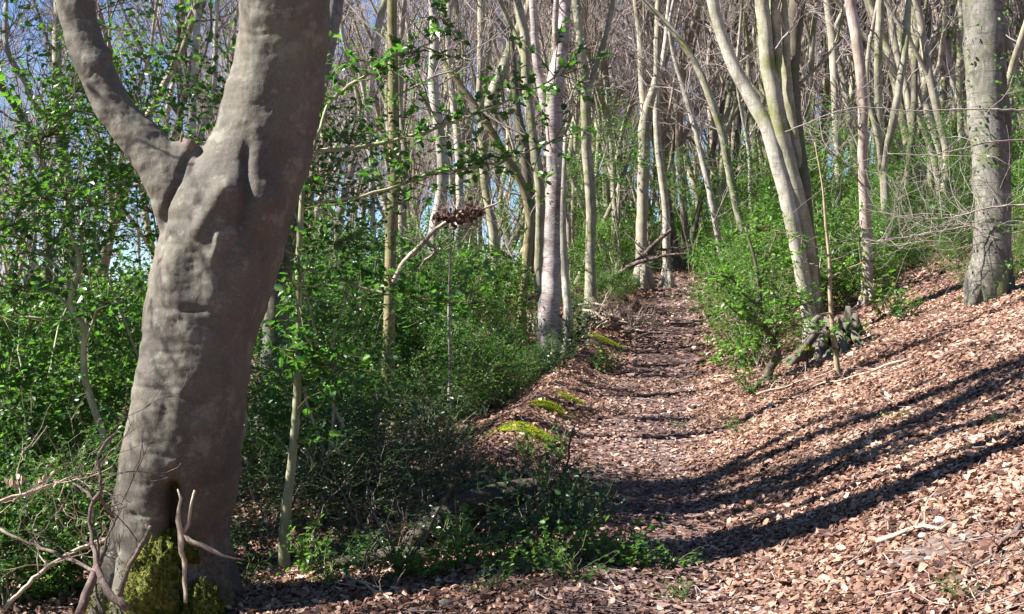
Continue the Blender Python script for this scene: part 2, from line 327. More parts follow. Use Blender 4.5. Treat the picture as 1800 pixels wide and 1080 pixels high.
def holly_variant(seed, H, W, ntwig, lpt, leaf, mat, stem='hollystem', low=0.05, hollow=0.35, spray=0.35, name='holly_bush', stemr=0.014, top=1.0, nstem=6):
    """bush about 1 unit scale: stems from one base, side twigs, leaves in two rows along the twigs"""
    rng = np.random.default_rng(seed); st = MB(); lf = MB(); tw = MB()
    tips = []; node = []
    for k in range(nstem):
        an = rng.uniform(0, 6.28); rr = W * 0.42 * math.sqrt(rng.random()); h = H * rng.uniform(0.6, 0.95) * top
        q0 = np.array([rng.normal(0, 0.05), rng.normal(0, 0.05), -0.08]); q3 = np.array([rr * math.cos(an), rr * math.sin(an), h])
        t = np.linspace(0, 1, 9)[:, None]; pts = q0 + (q3 - q0) * np.stack([t[:, 0] ** 1.4, t[:, 0] ** 1.4, t[:, 0]], 1) + rng.normal(0, 0.03 * H, (9, 3)) * t * (1 - t) * 3
        st.tube(pts, np.linspace(stemr * rng.uniform(.8, 1.4), 0.004, 9), 5, cap=False); node.append(pts[2:])
    node = np.concatenate(node)
    # places of twigs: uneven crown
    P0 = []; lob = rng.uniform(0, 6.28, 5)
    while len(P0) < ntwig:
        u = rng.normal(0, 1, 3); u /= np.linalg.norm(u); r = rng.uniform(hollow, 1) ** 0.5
        an = math.atan2(u[1], u[0]); lobe = 0.80 + 0.14 * math.sin(2 * an + lob[0] + 3 * u[2]) + 0.13 * math.sin(3 * an + lob[1]) + 0.1 * math.sin(5 * an + lob[2] + 4 * u[2])
        q = np.array([u[0] * W / 2 * r * lobe, u[1] * W / 2 * r * lobe, H * (low + (1 - low) * (0.5 + 0.5 * u[2] * r * (0.85 + 0.15 * math.sin(4 * an + lob[3]))))])
        P0.append(q)
    P0 = np.array(P0)
    for q in P0:
        j = np.argmin(((node - q) ** 2).sum(1) + 0.6 * np.maximum(node[:, 2] - q[2] + .1, 0)); s0 = node[j]; L = np.linalg.norm(q - s0)
        dirq = unit(unit(q - s0) + np.array([0, 0, 0.25]) + rng.normal(0, 0.35, 3))
        tip = q + dirq * spray * rng.uniform(0.6, 1.3)
        mid = (s0 + q) / 2 + rng.normal(0, 0.06, 3) * L + np.array([0, 0, 0.08 * L])
        pp = resample(np.array([s0, mid, q, tip]), max(0.12, (L + spray) / 5))
        tw.tube(pp, np.linspace(0.0045, 0.0016, len(pp)), 3, cap=False)
        # leaves along outer half
        nl = max(3, int(lpt * rng.uniform(0.6, 1.3))); t = np.linspace(0.25 if L > 0.3 else 0.1, 1, nl)
        ii = t * (len(pp) - 1); i0 = np.minimum(ii.astype(int), len(pp) - 2); f = (ii - i0)[:, None]
        c = pp[i0] * (1 - f) + pp[i0 + 1] * f; ax = unit(pp[-1] - pp[len(pp) // 2])
        side = unit(np.cross(ax, [0, 0, 1]) + 1e-3); al = np.where(np.arange(nl) % 2 == 0, 1, -1)[:, None]
        roll = rng.uniform(-0.8, 0.8, (nl, 1)); up = np.cross(side, ax)
        hd = ax * 0.55 + al * side * np.cos(roll) + up * np.sin(roll * 1.5) + rng.normal(0, 0.25, (nl, 3))
        nn, a, b = frames(rng, nl, np.array([0, 0, 0.75]) + 0.3 * unit(q * [1, 1, 0] + 1e-3) - 0.15 * ax, 0.42, hd)
        holly_leaves(lf, c, nn, a, b, leaf * rng.uniform(0.65, 1.25, nl), np.clip(rng.uniform(0, 1) * 0.55 + rng.uniform(0, 0.45, nl), 0, 1))
    o = empty(name, (0, 0, -500)); f = lf.build('foliage', mat, o, sm=False); s = st.build('stem', stem, o); t_ = tw.build('twig', 'greentwig', o)
    return kids(o, s, t_, f)

# ------------------------------------------------------------------ ground, path
def grid_sheet(name, xs, ys, mat, lift=0.0, z=None, kind='structure'):
    X, Y = np.meshgrid(xs, ys); Z = terrain(X, Y) + lift if z is None else z
    nx, ny = len(xs), len(ys); i = (np.arange(ny - 1)[:, None] * nx + np.arange(nx - 1)[None, :]).reshape(-1)
    mb = MB(); mb.add(np.stack([X, Y, Z], -1).reshape(-1, 3), np.stack([i, i + 1, i + nx + 1, i + nx], 1))
    return tag(mb.build(name, mat), kind=kind)
def axis(a, b, near, fine, g=1.06):
    out = [near]; s = fine
    v = near
    while v < b: v += s; s = s if v < near + 14 else s * g; out.append(v)
    v = near; s = fine; lo = []
    while v > a: v -= s; s = s if v > near - 9 else s * g; lo.append(v)
    return np.array(lo[::-1] + out)
grid_sheet('ground', axis(-400, 400, 1.0, 0.09, 1.05), axis(-60, 900, 6.0, 0.09, 1.03), 'ground')
# the trodden path, a ribbon along the bottom of the hollow
ys = np.arange(3.0, 40, 0.15); us = np.linspace(-1, 1, 15)
wid = 0.50 + 0.1 * vnoise(ys, ys * 0, 0.6, 9) + 0.008 * ys
X = path_x(ys)[:, None] + us[None, :] * wid[:, None] + 0.05 * vnoise(ys, ys * 0, 2.0, 11)[:, None]; Y = np.broadcast_to(ys[:, None], X.shape)
mb = MB(); i = (np.arange(len(ys) - 1)[:, None] * 15 + np.arange(14)[None, :]).reshape(-1)
mb.add(np.stack([X, Y, terrain(X, Y) + 0.006 - 0.014 * np.abs(us)[None, :] ** 6], -1).reshape(-1, 3), np.stack([i, i + 1, i + 16, i + 15], 1))
tag(mb.build('path', 'path'), kind='structure')

# ------------------------------------------------------------------ fallen leaves
SOIL = [(G(1640, 965), 0.26, 0.17), (G(1672, 925), 0.16, 0.10)]
MOSS = [(918, 752, 120, .30), (965, 716, 66, .26), (1006, 704, 50, .16), (1068, 601, 70, .22)]
MOSSG = [(G(a, b), c / 2 / FPX * G(a, b)[1], d) for a, b, c, d in MOSS]
def litter(seed, boxes, mat, name):
    rng = np.random.default_rng(seed); mb = MB()
    for (x0, x1, y0, y1, dens, sz) in boxes:
        n = int((x1 - x0) * (y1 - y0) * dens); x = rng.uniform(x0, x1, n); y = rng.uniform(y0, y1, n)
        d = x - path_x(y); keep = np.abs(x) < y * 0.43 + 0.8
        onp = (np.abs(d) < 0.44 + 0.16 * vnoise(x, y, 1.4, 5)) 
        if mat == 'mulch': keep &= (np.abs(d) < 0.72) & (rng.random(n) < 0.75)
        else: keep &= ~(onp & (rng.random(n) < 0.8))
        keep &= rng.random(n) < 0.80 + 0.5 * vnoise(x, y, 1.1, 6)
        for (c, rx, ry) in SOIL:
            q = ((x - c[0]) / rx) ** 2 + ((y - c[1]) / ry) ** 2
            keep &= ~((q < 1 + 0.8 * vnoise(x, y, 6, 3)) & (rng.random(n) < 0.6))
        for (c, rx, ry) in MOSSG: keep &= ~((((x - c[0]) / rx) ** 2 + ((y - c[1]) / ry) ** 2 < 1.05) & (rng.random(n) < 0.84))
        x = x[keep]; y = y[keep]; n = len(x)
        e = 0.05; zx = (terrain(x + e, y) - terrain(x - e, y)) / (2 * e); zy = (terrain(x, y + e) - terrain(x, y - e)) / (2 * e)
        bn = np.stack([-zx, -zy, np.ones(n)], 1); nn, a, b = frames(rng, n, bn, (0.40 if y0 < 8 else 0.30 if y0 < 11 else 0.22) if mat == 'litter' else 0.15)
        s = sz * np.clip(rng.lognormal(0, 0.38, n), 0.4, 2.2)
        pos = np.stack([x, y, terrain(x, y) + 0.006 + s * 0.22 * rng.random(n) ** 1.5], 1)
        tone = np.clip(rng.beta(2.2, 2.0, n) + 0.35 * vnoise(x, y, 2.5, 8) + 0.25 * vnoise(x, y, 0.7, 12), 0, 1)
        oval_leaves(mb, pos, nn, a, b, s, tone, rng.normal(0.10, 0.16, n), rng.normal(0.08, 0.13, n), 0.6)
    return tag(mb.build(name, mat, sm=False), 'dry orange brown beech leaves strewn over the woodland floor' if mat == 'litter' else 'darker trodden leaf mulch along the middle of the path', 'fallen leaves', kind='stuff')
litter(1, [(-3.6, 5.2, 4.8, 8, 3900, 0.030), (-5, 6.2, 8, 11, 2700, 0.032), (-5, 8, 11, 16, 1600, 0.037), (-6, 11, 16, 24, 460, 0.062), (-4, 16, 24, 40, 150, 0.10)], 'litter', 'fallen_leaves')
litter(2, [(0, 2, 5, 9, 1300, 0.034), (.3, 3, 9, 16, 900, 0.038), (1, 5, 16, 36, 350, 0.06)], 'mulch', 'trodden_leaves')

# bigger curled leaves lying loose on top, and bits of twig
def loose_litter():
    rng = np.random.default_rng(12); mb = MB(); tw = MB()
    for (x0, x1, y0, y1, dens, sz) in [(-3.6, 5.2, 4.8, 8, 110, .048), (-5, 6.2, 8, 11, 70, .048), (-5, 8, 11, 16, 40, .05)]:
        n = int((x1 - x0) * (y1 - y0) * dens); x = rng.uniform(x0, x1, n); y = rng.uniform(y0, y1, n); k = np.abs(x) < y * .43 + .5; x = x[k]; y = y[k]; n = len(x)
        nn, a, b = frames(rng, n, np.array([0, 0, 1.]), .5); s = sz * rng.uniform(.6, 1.25, n)
        oval_leaves(mb, np.stack([x, y, terrain(x, y) + .02 + .012 * rng.random(n)], 1), nn, a, b, s, np.clip(rng.beta(3, 1.6, n), 0, 1), rng.normal(.16, .16, n), rng.normal(.2, .16, n), .62)
    for k in range(900):
        y = 4.8 + 13 * rng.random() ** 1.3; x = rng.uniform(-.43, .43) * y; an = rng.uniform(0, 6.28); L = rng.uniform(.05, .3); d = np.array([math.cos(an), math.sin(an)]) * L / 2
        pts = np.array([[x - d[0], y - d[1], 0], [x + rng.normal(0, .01), y + rng.normal(0, .01), 0], [x + d[0], y + d[1], 0]]); pts[:, 2] = terrain(pts[:, 0], pts[:, 1]) + .022 + rng.uniform(0, .015, 3); r = rng.uniform(.0015, .004); tw.tube(pts, [r, r, r * .5], 4, cap=False)
    tag(mb.build('curled_leaves', 'litter', sm=False), 'larger curled tan leaves lying loose on the leaf carpet', 'fallen leaves', kind='stuff')
    tag(tw.build('twig_litter', 'twig'), 'thin bits of broken twig scattered over the leaves', 'twigs', kind='stuff')
loose_litter()

# bare soil scuffs with chalk crumbs
def ground_patch(name, c, rx, ry, mat, lift, dome=0.0, seed=0, parent=None, n=26):
    rng = np.random.default_rng(seed); t = np.linspace(0, 2 * np.pi, n * 2, endpoint=False); rr = np.linspace(0, 1, 14)
    R, T = np.meshgrid(rr, t); ed = 0.9 + 0.22 * np.sin(3 * T + seed) + 0.16 * np.sin(7 * T + 2 * seed) + 0.14 * np.sin(11 * T) + .1 * np.sin(17 * T + seed)
    x = c[0] + R * ed * rx * np.cos(T); y = c[1] + R * ed * ry * np.sin(T)
    z = terrain(x, y) + lift + dome * (1 - R ** 2) * (1 + 0.35 * vnoise(x, y, 9, seed)) - 0.02 * (R > 0.97)
    m = len(rr); k = len(t); i = np.arange(k)[:, None] * m; j = np.arange(m - 1)[None, :]; i2 = (np.arange(k)[:, None] + 1) % k * m
    F = np.stack([i + j, i + j + 1, i2 + j + 1, i2 + j], -1).reshape(-1, 4)
    mb = MB(); mb.add(np.stack([x, y, z], -1).reshape(-1, 3), F); return mb.build(name, mat, parent), x, y, z
for k, (c, rx, ry) in enumerate(SOIL):
    o, _, _, _ = ground_patch('bare_ground', c, rx * .95, ry * .95, 'soil', 0.008, 0.004, 3 + k); tag(o, kind='structure')

def moss_patch(px, py, wpx, ryd, dome, seed, label):
    c = G(px, py); rx = wpx / 2 / FPX * c[1]
    e = empty('moss_cushion', c, label, 'moss', 'moss cushions on the path edge')
    o, x, y, z = ground_patch('moss_mat', c, rx, ryd, 'mossbase', 0.010, dome, seed)
    o.parent = e; o.matrix_parent_inverse.identity(); o.location = (-c[0], -c[1], -c[2])
    rng = np.random.default_rng(seed); n = int(rx * ryd * 3.14 * 14000); t = rng.uniform(0, 6.28, n); r = np.sqrt(rng.random(n)) * (1.05 + .18 * np.sin(3 * t + seed) + 0.24 * rng.normal(0, 1, n))
    X = c[0] + r * rx * np.cos(t); Yv = c[1] + r * ryd * np.sin(t)
    Z = terrain(X, Yv) + 0.014 + dome * np.maximum(1 - r ** 2, 0) * (1 + 0.35 * vnoise(X, Yv, 9, seed))
    nn, a, b = frames(rng, n, np.array([0, 0, 0.3]), 0.5, np.array([0, 0, 1.0]))
    mb = MB(); oval_leaves(mb, np.stack([X, Yv, Z], 1), nn, a, b, rng.uniform(.012, .028, n), rng.random(n), np.zeros(n), np.zeros(n), 0.35)
    f = mb.build('moss_frond', 'mosstuft', e, sm=False, loc=c); f['kind'] = 'stuff'
moss_patch(918, 752, 120, 0.30, 0.028, 1, 'bright yellow green moss cushion at the near end of the path bank')
moss_patch(965, 716, 66, 0.26, 0.025, 2, 'small bright moss mound just beyond the long moss cushion')
moss_patch(1006, 704, 50, 0.16, 0.02, 3, 'thin patch of moss at the edge of the path beside the moss mound')
moss_patch(1068, 601, 70, 0.22, 0.01, 4, 'pale green moss film on the bank beside the pile of dead branches')

# ------------------------------------------------------------------ the big forked beech
BY = 6.9
PT = {}
def beech():
    s = BY / FPX
    main = [(540, -420, 120), (515, -200, 140), (500, 0, 157), (499, 60, 158), (491, 125, 167), (472, 215, 176), (450, 290, 186), (424, 345, 200), (400, 400, 214), (378, 475, 214), (360, 540, 202), (344, 640, 190), (333, 715, 194), (316, 820, 206), (302, 915, 206), (300, 1015, 214), (302, 1075, 226), (304, 1120, 240), (304, 1180, 250)]
    limb = [(60, -420, 46), (95, -200, 56), (120, -60, 64), (130, 0, 68), (146, 60, 67), (172, 130, 68), (212, 205, 70), (258, 258, 78), (300, 318, 92), (330, 400, 100), (342, 500, 90)]
    def to3(pl, dy):
        out = []
        for i, (px, py, wd) in enumerate(pl): q = P(px, py, BY + dy(py)); out.append([*q, wd / 2 * s])
        return np.array(out[::-1])
    MA = to3(main, lambda y: 0.0 + 0.10 * math.sin(y / 150)); LI = to3(limb, lambda y: -0.02 + 0.12 * max(0, 300 - y) / 300)
    base = MB(); a = resample(MA, 0.05); base.tube(a[:, :3], a[:, 3], 28)
    b = MB(); r = resample(LI, 0.05); b.tube(r[:, :3], r[:, 3], 24)
    # extra swelling under the fork and root flares
    b.tube(np.array([P(330, 250, BY - .03), P(322, 300, BY - .04), P(330, 370, BY - 0.02)]), [.07, .12, .12], 16)
    for (ax, ay, rr) in ((150, 1130, .11), (240, 1150, .13), (395, 1120, .13), (430, 1130, .10), (330, 1160, .12)):
        pass
    z0 = TZ(MA[0, 0], BY)
    for an, L in ((3.5, .24), (4.3, .28), (5.2, .28), (5.9, .26), (0.5, .26), (1.6, .3), (2.7, .25)):
        c = np.array([MA[1, 0], BY]); dv = np.array([math.cos(an), math.sin(an)])
        b.tube(np.array([[*(c + dv * .12), 0.42], [*(c + dv * .24), 0.14], [*(c + dv * (.24 + L * .45)), z0 + .0], [*(c + dv * (.24 + L)), z0 - .12]]), [.10, .12, .09, .04], 12)
    mb = MB(); mb.V = base.V + b.V; mb.F = base.F + [f + base.n for f in b.F]; mb.R = base.R + b.R; mb.n = base.n + b.n
    tmp = mb.build('tmp_beech', 'beech')
    rm = tmp.modifiers.new('r', 'REMESH'); rm.mode = 'VOXEL'; rm.voxel_size = 0.0125
    smm = tmp.modifiers.new('s', 'SMOOTH'); smm.factor = 0.6; smm.iterations = 26
    dg = bpy.context.evaluated_depsgraph_get(); me = bpy.data.meshes.new_from_object(tmp.evaluated_get(dg))
    bpy.data.objects.remove(tmp)
    n = len(me.vertices); V = np.empty(n * 3, np.float32); me.vertices.foreach_get('co', V); V = V.reshape(-1, 3).astype(float)
    NN = np.empty(n * 3, np.float32); me.vertex_normals.foreach_get('vector', NN) if hasattr(me, 'vertex_normals') else me.vertices.foreach_get('normal', NN)
    NN = NN.reshape(-1, 3).astype(float)
    px = V[:, 0] / V[:, 1] * FPX + 900; py = 540 - (V[:, 2] - EYE) / V[:, 1] * FPX; fr = smooth((0.25 - NN[:, 1]) / 0.5)
    D = np.zeros(n)
    def bump(cx, cy, sx, sy, ang, amp):
        nonlocal D
        u = (px - cx) * math.cos(ang) + (py - cy) * math.sin(ang); v = -(px - cx) * math.sin(ang) + (py - cy) * math.cos(ang)
        D += fr * amp * np.exp(-(u / sx) ** 2 - (v / sy) ** 2)
    def groove(pl, wd, amp):
        nonlocal D
        best = np.full(n, 1e9); tt = np.zeros(n); m = len(pl) - 1
        for k in range(m):
            a_, b_ = np.array(pl[k], float), np.array(pl[k + 1], float); ab = b_ - a_
            t = np.clip(((px - a_[0]) * ab[0] + (py - a_[1]) * ab[1]) / ab.dot(ab), 0, 1)
            dd = np.hypot(px - a_[0] - t * ab[0], py - a_[1] - t * ab[1]); c = dd < best
            best[c] = dd[c]; tt[c] = (k + t[c]) / m
        D += fr * amp * np.exp(-(best / wd) ** 2) * np.clip(np.sin(np.pi * np.clip(tt, .04, .96)) * 1.5, 0, 1)
    groove([(436, 245), (432, 275), (433, 330), (426, 381), (424, 440)], 8, -0.030)
    groove([(338, 262), (324, 285), (315, 320), (298, 352), (287, 385), (282, 430)], 6, -0.034)
    groove([(345, 300), (318, 345), (300, 390)], 20, 0.022)
    bump(466, 362, 26, 42, 0.25, 0.06); bump(455, 300, 22, 60, 0.1, 0.02)
    bump(400, 335, 34, 30, 0.4, 0.05); bump(362, 300, 24, 30, 0, 0.02)
    groove([(413, 318), (385, 352), (352, 392), (336, 430)], 13, 0.022)
    groove([(385, 405), (380, 430), (369, 466)], 5.5, 0.014)
    bump(340, 470, 28, 60, 0, -0.03); bump(372, 524, 11, 15, 0, 0.024); bump(300, 470, 16, 60, 0, 0.02)
    bump(400, 470, 16, 60, 0.1, -0.02); bump(250, 700, 18, 120, 0.1, 0.018); bump(290, 720, 14, 130, 0.1, -0.014)
    bump(270, 850, 22, 90, .1, .02); bump(375, 620, 22, 90, 0, 0.014); bump(345, 545, 40, 7, 0.1, -0.010)
    groove([(404, 700), (402, 760), (405, 800)], 4, -0.014); bump(362, 570, 18, 5, .2, -.012)
    groove([(303, 840), (301, 900), (308, 985)], 13, -0.15)
    for (gx, gy, gw) in ((330, 545, 60), (300, 620, 40), (390, 640, 30), (260, 780, 36), (380, 760, 34), (250, 850, 30), (450, 60, 30), (520, 180, 30), (500, 420, 26), (345, 420, 14), (280, 682, 50), (345, 700, 40), (300, 800, 50), (360, 850, 45), (250, 905, 40), (340, 950, 40)):
        groove([(gx - gw, gy - 4), (gx, gy + 3), (gx + gw, gy - 3)], 3.2, -0.006)
    groove([(143, 146), (160, 132), (182, 108), (186, 90)], 3, -0.006); bump(203, 92, 14, 14, 0, 0.05); bump(165, 105, 22, 16, .4, 0.016)
    D += 0.007 * vnoise(px, py, 0.018, 3) * 2 + 0.005 * vnoise(px, py, 0.05, 5) * 2 + 0.0022 * vnoise(px * 1.6, py * .6, 0.14, 7) * 2 + .0018 * vnoise(px * .4, py * 1.6, 0.14, 9) * 2
    V += NN * D[:, None]; mv = V.copy(); mpx, mpy = px.copy(), py.copy()
    root = empty('beech_tree', (MA[0, 0], BY, z0), 'big smooth grey forked beech with bulging muscular trunk and mossy foot', 'tree')
    V -= np.array([MA[0, 0], BY, z0])
    # cut the limb off as its own part at the seam of the fork
    F = np.empty(len(me.loops), np.int32); me.loops.foreach_get('vertex_index', F); ls = np.empty(len(me.polygons), np.int32); me.polygons.foreach_get('loop_total', ls)
    st = np.r_[0, np.cumsum(ls)[:-1]]; quad = ls == 4; Q = np.stack([F[st[quad] + k] for k in range(4)], 1); Tq = np.stack([F[st[~quad] + k] for k in range(3)], 1) if (~quad).any() else np.zeros((0, 3), np.int32)
    cx = px[Q].mean(1); cy = py[Q].mean(1); seam = (cy < 385) & (cx < np.interp(cy, [-900, 150, 235, 262, 285, 320, 352, 385], [330, 330, 338, 336, 322, 312, 297, 286]))
    for nm, sel in (('trunk', ~seam), ('limb', seam)):
        q = Q[sel]; u, inv = np.unique(q, return_inverse=True); m2 = MB(); fl = [inv.reshape(-1, 4)]
        m2.add(V[u], fl); o = m2.build(nm, 'beech', root); PT[nm] = o
    # hollow broken stub in the fork
    rng = np.random.default_rng(5); sb = MB(); q0 = P(335, 258, BY - .06)
    sb.tube(np.array([q0 + [-.01, .02, -.05], q0 + [-.005, .0, .0], q0 + [0, -.01, .035], q0 + [0, 0, .02]]), [.055, .05, .036, .02], 14, wob=.16, rng=rng)
    for k in range(9):
        a_ = rng.uniform(1.9, 4.6); c0 = q0 + np.array([math.cos(a_) * .045, math.sin(a_) * .045, -.02]); hgt = rng.uniform(.04, .12)
        c1 = c0 + np.array([rng.normal(0, .012), rng.normal(0, .01), hgt]); sb.tube(np.array([c0, (c0 + c1) / 2 + rng.normal(0, .006, 3), c1]), [.012, .009, .002], 5, wob=.25, rng=rng)
    sb.build('broken_stub', 'deadwood', PT['limb'], loc=root.location)
    # mossy root mound
    ms = MB(); ml = MB(); th = np.linspace(0, 2 * np.pi, 40, endpoint=False); ph = np.linspace(0.02, 1.75, 22)
    for (cx_, cy_, yy, rx, ry, rz) in ((275, 1045, BY - .34, .165, .20, .36), (352, 1085, BY - .36, .13, .15, .24), (300, 965, BY - .26, .13, .12, .13)):
        c = P(cx_, cy_, yy); T, H_ = np.meshgrid(th, ph); dx = np.sin(H_) * np.cos(T); dy = np.sin(H_) * np.sin(T); dz = np.cos(H_)
        k = 1 + 0.5 * vnoise(T * 2 + cx_, H_ * 3, 1.2, 3) + 0.3 * vnoise(T * 5, H_ * 6, 1.5, 4)
        k = k * 1.0; k[:, -1] = k[:, 0] if False else k[:, -1]
        X = c[0] + rx * dx * k; Yv = c[1] + ry * dy * k; Z = c[2] - rz * .35 + rz * dz * k
        nx = len(th); i = np.arange(len(ph) - 1)[:, None] * nx; j = np.arange(nx)[None, :]
        ms.add(np.stack([X, Yv, Z], -1).reshape(-1, 3), np.stack([i + j, i + nx + j, i + nx + (j + 1) % nx, i + (j + 1) % nx], -1).reshape(-1, 4))
        nf = 9000; t = rng.uniform(0, 6.28, nf); h_ = np.arccos(rng.uniform(-.2, 1, nf)); dirs = np.stack([np.sin(h_) * np.cos(t), np.sin(h_) * np.sin(t), np.cos(h_)], 1)
        kk = 1 + 0.5 * vnoise(t * 2 + cx_, h_ * 3, 1.2, 3) + 0.3 * vnoise(t * 5, h_ * 6, 1.5, 4)
        pos = c + np.array([0, 0, -rz * .35]) + dirs * np.array([rx, ry, rz]) * kk[:, None]
        nn, a_, b_ = frames(rng, nf, np.array([0, 0, .1]), 0.6, dirs + [0, 0, .3])
        oval_leaves(ml, pos, nn, a_, b_, rng.uniform(.010, .024, nf), np.clip(rng.random(nf) * .7 + .5 * vnoise(t * 3, h_ * 3, 1, 6) + .15, 0, 1), np.zeros(nf), np.zeros(nf), 0.4)
    w_ = smooth((mpy - 930) / 130) * np.exp(-((mpx - 285) / 75) ** 2) + .5 * smooth((mpy - 1000) / 60); w_ = w_ * (fr > .3) * (vnoise(mpx, mpy, .045, 21) > -.12)
    ii = np.nonzero(rng.random(n) < w_ * .8)[0]; ii = np.repeat(ii, 2); nf = len(ii)
    nn, a_, b_ = frames(rng, nf, np.array([0, 0, .1]), .6, NN[ii] * .6 + [0, 0, -.5]); oval_leaves(ml, mv[ii] + NN[ii] * .004 + rng.normal(0, .006, (nf, 3)), nn, a_, b_, rng.uniform(.010, .022, nf), rng.random(nf) * .8, np.zeros(nf), np.zeros(nf), .4)
    o = ms.build('mossy_root', 'mossroot', root, loc=root.location); o['label'] = 'rounded root swelling wrapped in olive green moss'
    f = ml.build('moss_frond', 'mossdark', o, sm=False, loc=root.location); f['kind'] = 'stuff'
    # the crown above the frame, open so the sun comes through
    cr = MB(); tops = [(MA[-1, :3], 0.15), (LI[-1, :3], 0.065)]
    for (q, r) in tops:
        grow(cr, q - [0, 0, .1], [0.15, 0, 1], 6.0, r, rng, 3, up=.6, kinks=.12, nk=(6, 5, 4), spread=.7)
    cr.build('crown', 'beech', root, loc=root.location)
    return root
beech()

# ------------------------------------------------------------------ traced trees
def traced(name, label, cat, Y, stems, mat, group=None, twigs=0, top=5.0, ivy=0, seed=0, base_z=None, flare=1.35, names=None, sides=12, tdir=None, twmat='twig'):
    """stems: lists of (px, py, width px) from the top down; the first is the trunk and reaches the ground"""
    rng = np.random.default_rng(seed + 1000); s = Y / FPX; mat_list = mat if isinstance(mat, list) else [mat] * len(stems)
    x0, y0 = (stems[0][-1][0] - 900) * s, Y; z0 = TZ(x0, y0) if base_z is None else base_z
    root = empty(name, (x0, y0, z0), label, cat, group); crown = MB(); allp = []
    for si, st in enumerate(stems):
        dy0 = rng.uniform(-.2, .2) if si else 0.0; yb = 0.0
        pl = [[*P(px, py, Y), w_ / 2 * s] for (px, py, w_) in st][::-1]; pl = np.array(pl)
        m = len(pl); t = np.linspace(0, 1, m)
        if si:
            allc = np.concatenate(allp); jj = np.argmin((allc[:, 0] - pl[0, 0]) ** 2 + (allc[:, 2] - pl[0, 2]) ** 2); yb = allc[jj, 1] - Y
        pl[:, 1] += yb + (dy0 * smooth(t * 1.3) + (0.12 if si == 0 else .05) * np.sin(t * 5 + rng.uniform(0, 6)) * smooth(t * 3))
        if si == 0:
            if pl[0, 2] > z0 + 0.02: pl = np.vstack([[x0 + (pl[0, 0] - x0), y0, z0 + .04, pl[0, 3] * 1.12], pl]) if pl[0, 2] > z0 + .3 else pl
            pl = np.vstack([[pl[0, 0], pl[0, 1], z0 - .25, pl[0, 3] * flare * 1.2], pl]); pl[1, 3] *= 1 + (flare - 1) * .6
        if st[0][1] <= 5 and top > 0:   # leaves the frame: carry on upwards
            d = unit(pl[-1, :3] - pl[-2, :3]); d = unit(d + np.array([0, 0, .5])); q = pl[-1].copy(); ext = []
            for k in range(4):
                d = unit(d + rng.normal(0, .07, 3) + [0, 0, .08]); q = np.r_[q[:3] + d * top / 4, q[3] * .8]; ext.append(q)
            pl = np.vstack([pl, ext])
        a = resample(pl, 0.14); a[:, 3] = np.maximum(a[:, 3], .003)
        a[:, :3] += (rng.normal(0, 1, (len(a), 3)) * a[:, 3:4] * .05)
        tb = MB(); tb.tube(a[:, :3], a[:, 3], sides if a[0, 3] > .03 else 8, wob=.035, rng=rng)
        if si == 0 and a[0, 3] > .05 and name != 'coppiced_beech':
            r0 = a[1, 3]
            for k in range(5):
                an = k * 1.256 + rng.uniform(-.3, .3); dv = np.array([math.cos(an), math.sin(an), 0]); c = np.array([a[1, 0], a[1, 1], 0])
                L = r0 * rng.uniform(1.05, 1.45); q = c + dv * L; zz = TZ(q[0], q[1]) - .06
                tb.tube(np.array([[*(c + dv * r0 * .3)[:2], z0 + r0 * 2.4], [*(c + dv * r0 * .75)[:2], z0 + r0 * .7], [q[0], q[1], zz]]), [r0 * .35, r0 * .42, r0 * .15], 8, wob=.05, rng=rng)
        nm = 'trunk' if si == 0 else ('limb' if names is None else names[si])
        ob = tb.build(nm, mat_list[si], root, loc=root.location); allp.append(a); trunk_ob = ob if si == 0 else trunk_ob
    for k in range(twigs):
        a = allp[rng.integers(len(allp))]; i = rng.integers(int(len(a) * .25), len(a) - 1); d = unit(a[i + 1, :3] - a[i, :3])
        sd_ = rng.normal(0, 1, 3) * [1, .8, .6]; sd_ = unit(sd_ - d * sd_.dot(d)); L = rng.uniform(.6, 1.9) * (0.6 + Y / 40)
        grow(crown, a[i, :3], unit(d * .7 + sd_), L, min(a[i, 3] * .35, .016), rng, 2, sides=(5, 4, 3, 3), up=.4, kinks=.2, nk=(5, 4, 3), thin=.0022 + Y * .0001)
    if top > 0:
        for a in allp:
            if a[-1, 2] > 4.5:
                grow(crown, a[-1, :3] - [0, 0, .05], [rng.normal(0, .3), rng.normal(0, .3), 1], 3.2, a[-1, 3], rng, 2, sides=(6, 4, 3, 3), up=.5, kinks=.14, nk=(5, 4, 3), thin=.004)
    if crown.n: crown.build('crown', twmat, root, loc=root.location)
    if ivy:
        lf = MB()
        for k in range(ivy):
            a = allp[0]; i = rng.integers(1, len(a) // 2 + 1); q = a[i, :3] + rng.normal(0, a[i, 3] * 1.2, 3) ; n_ = 6
            c = q + rng.normal(0, .05, (n_, 3)); nn, aa, bb = frames(rng, n_, np.array([0, -.4, .5]), .5)
            holly_leaves(lf, c, nn, aa, bb, rng.uniform(.03, .05, n_), rng.random(n_))
        lf.build('ivy', 'holly', trunk_ob, sm=False, loc=root.location)['kind'] = 'stuff'
    return root

